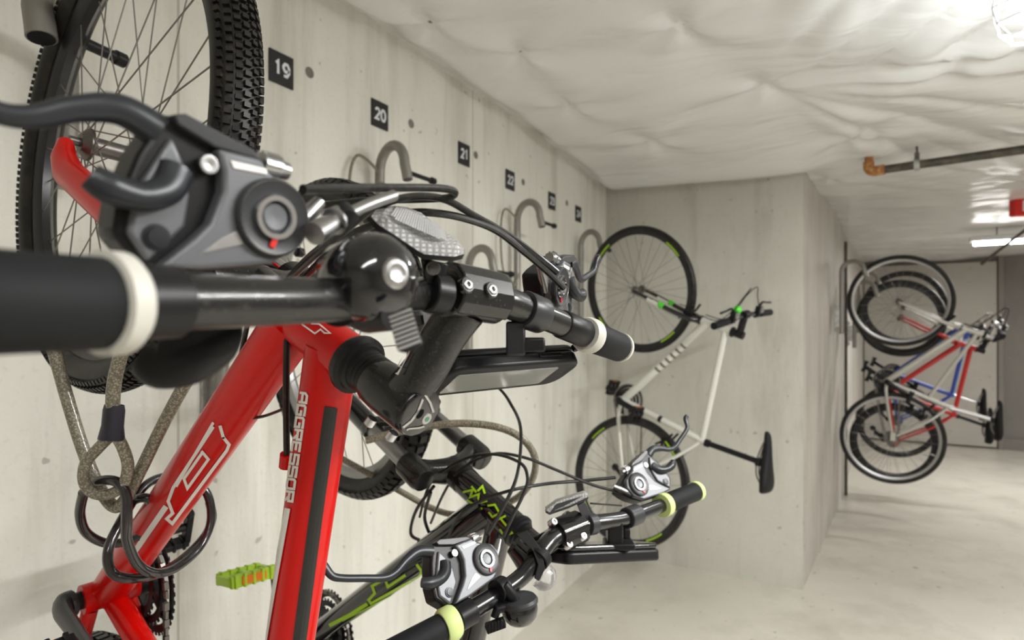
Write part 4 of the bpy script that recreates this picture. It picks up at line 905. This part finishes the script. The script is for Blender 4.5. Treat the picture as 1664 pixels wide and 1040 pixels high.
# bell under the bar
mb = MB(); ga = P(815, 945, .748); mb.lathe(P(806, 962, .735), P(828, 948, .755) - P(806, 962, .735), [(0, .0142), (.016, .0142)], 24); mb.tube(PL([(818, 950, .735), (832, 968, .735), (838, 982, .74)]), [.007, .0075, .009], 12); gbk = mb.build('bell_bracket', 'black_plastic', grn, bevel=.001)
mb = MB(); mb.lathe(P(843, 978, .74), (-UP + RT * .12), [(0, .0212), (.002, .0222), (.010, .0225), (.018, .0205), (.024, .0155), (.027, .009), (.028, 0)], 36, caps=False); mb.build('bell', 'black_gloss', gbk, smooth=60)
mb = MB(); mb.lathe(P(843, 977, .74), (-UP + RT * .12), [(-.005, .010), (-.004, .0215), (-.001, .0238), (.002, .0238), (.003, .0225)], 30); mb.build('bell_rim', 'grey_plastic', gbk)
mb = MB(); mb.tube(PL([(826, 985, .73), (808, 990, .725), (803, 1004, .722)]), [.005, .006, .005], 12); mb.box(P(805, 1016, .72), RT * .011 + UP * .004, UP * .005 - RT * .002, FW * .005)
for k in range(5): mb.box(P(795 + k * 5, 1022 - k * 2, .7145), RT * .0008, UP * .006, FW * .0008)
mb.build('bell_thumb_lever', 'black_plastic', gbk, bevel=.001)
# front lamp held by a rubber strap
mb = MB(); sc_ = P(872, 912, .79); sx = (P(884, 895, .80) - P(860, 925, .775)).normalized(); mb.revolve(P(876, 905, .795), sx, [(.0165, -.006), (.0165, .006), (.0135, .006), (.0135, -.006)], 32)
mb.prism(PL([(838, 868, .80), (856, 862, .80), (880, 893, .785), (886, 925, .775), (876, 945, .772), (868, 940, .772), (874, 918, .774), (866, 896, .782)]), FW * .004); mb.build('lamp_strap', 'rubber', grn, bevel=.0008)
mb = MB(); mb.tube(PL([(835, 885, .84), (852, 900, .84), (872, 930, .83)]), [.014, .019, .02], 20); fl_ = mb.build('front_lamp', 'black_gloss', grn)
mb = MB(); mb.lathe(P(884, 938, .83), P(896, 950, .825) - P(884, 938, .83), [(-.004, .0185), (.006, .0175), (.012, .013), (.016, .007), (.017, 0)], 24); mb.build('lamp_lens', 'clear', fl_)
# levers
gd, gs_, gpv = P(784.5, 911, .752), P(736.5, 899.7, .73), P(729.3, 963, .70)
lever_set(grn, Lev(gd, gs_, gpv))
qL, qR = P(737, 1010, .69), P(1078, 820, .985); gnb = (qR - qL).normalized(); gm = (qL + qR) / 2 + gnb * .016
lever_set(grn, Lev(gd, gs_, gpv, (gm, gnb)))
cable(grn, 'brake_cable', [(792, 869, .76), (812, 835, .79), (838, 780, .84), (846, 730, .90), (845, 690, .95), (832, 660, 1.0), (812, 632, 1.03), (770, 600, 1.06), (720, 590, 1.1), (690, 620, 1.12)], .0026)
cable(grn, 'gear_cable', [(818, 872, .765), (835, 835, .79), (852, 800, .82), (857, 775, .84), (845, 752, .87), (800, 738, .92), (750, 748, .97), (700, 785, 1.02), (682, 840, 1.08)], .0024)
cable(grn, 'brake_cable', [(1000, 776, .96), (950, 781, .95), (890, 786, .93), (830, 797, .92), (780, 815, .93), (745, 840, .96), (726, 880, 1.0)], .0027)
cable(grn, 'gear_cable', [(1008, 800, .96), (960, 787, .95), (900, 762, .94), (850, 743, .94), (800, 738, .95), (750, 762, .98), (722, 800, 1.03), (700, 850, 1.1)], .0024)
cable(grn, 'cable', [(960, 818, .88), (985, 820, .92), (1010, 822, .96)], .0014)
cable(grn, 'cable', [(690, 880, 1.08), (668, 868, 1.1), (676, 830, 1.06), (705, 790, 1.02)], .003)
cable(grn, 'cable', [(700, 872, 1.07), (690, 840, 1.05), (700, 800, 1.02)], .003)
# ------------------------------------------------------------------ white bicycle by the corner and the group beyond
wp = Pose((.4384, 3.1869, 1.7187), .0017, -.2148, -.1047, .2423)
WG = dict(bb=(-.60, -.06), seat=(-.77, .42), saddle=(-.83, .70), wb=1.02, L0=.40, L1=.56, Lc=.62, r=.343, tw=.034, rd=.0215, rt=.0165, rh=.0195, ca=-1.2, ph=.2, bw=.29, ext=.10, rise=.0)
white, wf = bicycle('city_bicycle', 'white bicycle with green rim accents hanging upright at the far corner of the room', wp, WG,
    dict(frame='white_paint', rim='rim_black', fork='black_gloss', stanchion='silver', spoke='steel_dark', ring='black_plastic', pedal=('black_plastic', 'orange')))
for k, (z0, z1, m_) in enumerate(((.06, .13, 'white_paint'), (.13, .16, 'green_dot'))):
    for s in (-1, 1):
        mb = MB(wp.st); mb.tube([axp(z0 + .04, .022, s * .0505), axp(z1 + .04, .014, s * .0495)], .0145, 14); mb.build('fork_decal', m_, white)
mb = MB(wp.fr); bbw, h_ = V((-.60, -.06, 0)), axp(.43)
for t_ in (.42, .48, .54, .60, .66, .72):
    q = bbw + (h_ - bbw) * t_; d_ = (h_ - bbw).normalized(); mb.lathe(q, d_, [(0, .0218), (.012, .0218)], 20)
mb.build('frame_lettering', 'steel_dark', white)
mb = MB(wp.fr); c_ = bbw + (V((-.77, .42, 0)) - bbw) * .45; mb.lathe(c_, V((-.17, .48, 0)), [(0, .0172), (.02, .0172)], 18); mb.build('seat_tube_band', 'black_plastic', white)
for xf, c, nm in ((wp.st, V((0, 0, 0)), 'rim_accent'), (wp.fr, V((-1.02, 0, 0)), 'rim_accent')):
    for a0 in (.7, 2.4, 3.9, 5.4):
        mb = MB(xf); R_ = .307; pts = [c + V((R_ * math.cos(a0 + k * .04), R_ * math.sin(a0 + k * .04), -.0095)) for k in range(9)]; mb.tube(pts, .004, 6); mb.build(nm, 'lime', white)
mb = MB(wp.st); mb.sphere(axp(.60, .135, -.10), .02); mb.build('light_button', 'green_dot', white)

def far_bike(label, A, tau, psi, roll, delta, g, mats, name='city_bicycle'):
    gg = dict(bb=(-.60, -.05), seat=(-.76, .42), saddle=(-.82, .62), wb=1.02, L0=.42, L1=.55, Lc=.61, r=.34, tw=.036, rd=.02, rt=.017, rh=.02, ca=-1.0, nsp=24, bw=.29, ext=.09, rise=.02); gg.update(g)
    m_ = dict(frame='silver_paint', rim='alloy', fork='silver_paint'); m_.update(mats)
    return bicycle(name, label, Pose(A, tau, psi, roll, delta), gg, m_)
sv, _ = far_bike('silver step-through bicycle, nearest of the bicycles hanging together beyond the return wall', (1.755, 5.30, 1.715), .05, -.02, 0, .18, dict(seat=(-.76, .36), ttdrop=.16, rt=.014), dict(rim='alloy', bar='silver', post='silver', stem='silver'))
rd_, _ = far_bike('red bicycle hanging between the silver one and the blue one beyond the return wall', (1.80, 5.85, 1.60), .05, .05, 0, -.2, dict(r=.32, knob=0, tw=.05), dict(frame='red_matte', fork='red_matte', rim='rim_black'), 'mountain_bicycle')
bl_, _ = far_bike('blue and white bicycle, farthest of the bicycles hanging beyond the return wall', (1.86, 6.45, 1.70), .05, .10, 0, .1, dict(r=.33), dict(frame='blue_paint', fork='white_paint', rim='rim_black', post='silver'))
hk = hook('bike_hook', 'pale arched tube hook holding the far silver bicycle', 5.25, 2.02, reach=.2)
hk.location.x += 1.33; 
h2 = copy_tree(hk); h2.location = (1.42, 5.83, 1.90); h2['label'] = 'arched tube hook holding the far red bicycle'; 
h3 = copy_tree(hk); h3.location = (1.46, 6.42, 2.02); h3['label'] = 'arched tube hook holding the far blue bicycle'
for q in (hk, h2, h3): q['group'] = 'bike hooks on the far recess wall'

# ------------------------------------------------------------------ locks
def rope(name, label, segs, m, r, group=None, extra=None):
    p0 = P(*segs[0][1][0]); t = thing(name, label, 'lock', p0, group)
    for nm, pts, rr, closed in segs:
        mb = MB(); mb.tube(spl(PL(pts), 12, closed), rr, 14, closed=closed); mb.build(nm, m, t)
    return t
t = rope('cable_lock', 'beige braided security cable with a looped eye hanging in front of the wall at left', [
    ('braided_cable', [(78, 520, .72), (88, 570, .72), (110, 650, .72), (135, 730, .72), (160, 790, .72), (185, 823, .715), (203, 812, .71), (228, 765, .70), (270, 680, .685), (315, 600, .665), (365, 525, .65), (400, 440, .64)], .0070, False),
    ('braided_cable', [(215, 470, .64), (200, 560, .655), (186, 620, .665), (183, 668, .67)], .0072, False),
    ('cable_eye', [(183, 705, .67), (160, 728, .672), (140, 752, .674), (137, 782, .676), (152, 801, .68), (178, 803, .684), (200, 788, .682), (208, 758, .676), (200, 728, .672), (188, 706, .67)], .0062, False)], 'braid', .007)
a, b = P(186, 658, .67), P(181, 714, .67); mb = MB(); mb.tube([a, a + (b - a) * .15, a + (b - a) * .6, b], [.0105, .0118, .0118, .0145], 16, flat=(FW, .7)); mb.build('ferrule', 'ferrule', t)
t = rope('coiled_lock', 'black coiled cable lock looped round the red down tube', [
    ('coiled_cable', [(136, 800, .70), (160, 782, .69), (190, 783, .68), (205, 805, .68), (206, 850, .68), (207, 880, .685), (225, 918, .70), (255, 932, .72), (290, 920, .76), (325, 888, .80), (343, 845, .82), (335, 800, .82), (300, 776, .81), (262, 776, .79), (230, 795, .76), (195, 850, .72), (176, 895, .70), (182, 930, .70), (215, 940, .71), (262, 930, .74), (300, 905, .78), (332, 872, .812), (345, 842, .83), (340, 815, .83)], .0056, False),
    ('coiled_cable', [(136, 800, .70), (130, 835, .72), (140, 865, .74), (170, 882, .76), (205, 880, .77), (240, 862, .77), (256, 835, .76), (240, 810, .74), (215, 815, .75), (205, 835, .80), (225, 865, .82), (260, 850, .84)], .0056, False)], 'lock_black', .0056)
t = rope('cable_lock', 'beige twisted security cable looped round the fork of the black and lime bicycle', [
    ('braided_cable', [(595, 716, 1.0), (640, 704, 1.0), (700, 692, 1.0), (760, 688, 1.0), (815, 696, 1.0), (852, 716, 1.0), (870, 748, 1.02), (862, 785, 1.06), (835, 812, 1.1), (790, 828, 1.14), (740, 836, 1.17), (700, 825, 1.2), (650, 798, 1.2), (600, 770, 1.2), (555, 745, 1.2)], .0062, False)], 'braid', .006)
# shoulder of dark accessory behind the left grip: gear thumb paddle of the red bicycle
mb = MB(); mb.tube(spl(PL([(360, 525, .285), (345, 552, .280), (300, 580, .272), (255, 592, .268), (225, 580, .266)]), 6), [.010, .013, .0135, .011, .006], 16, flat=(FW, .6)); mb.build('lower_thumb_paddle', 'black_plastic', red)
# stains on the floor: left to the floor material
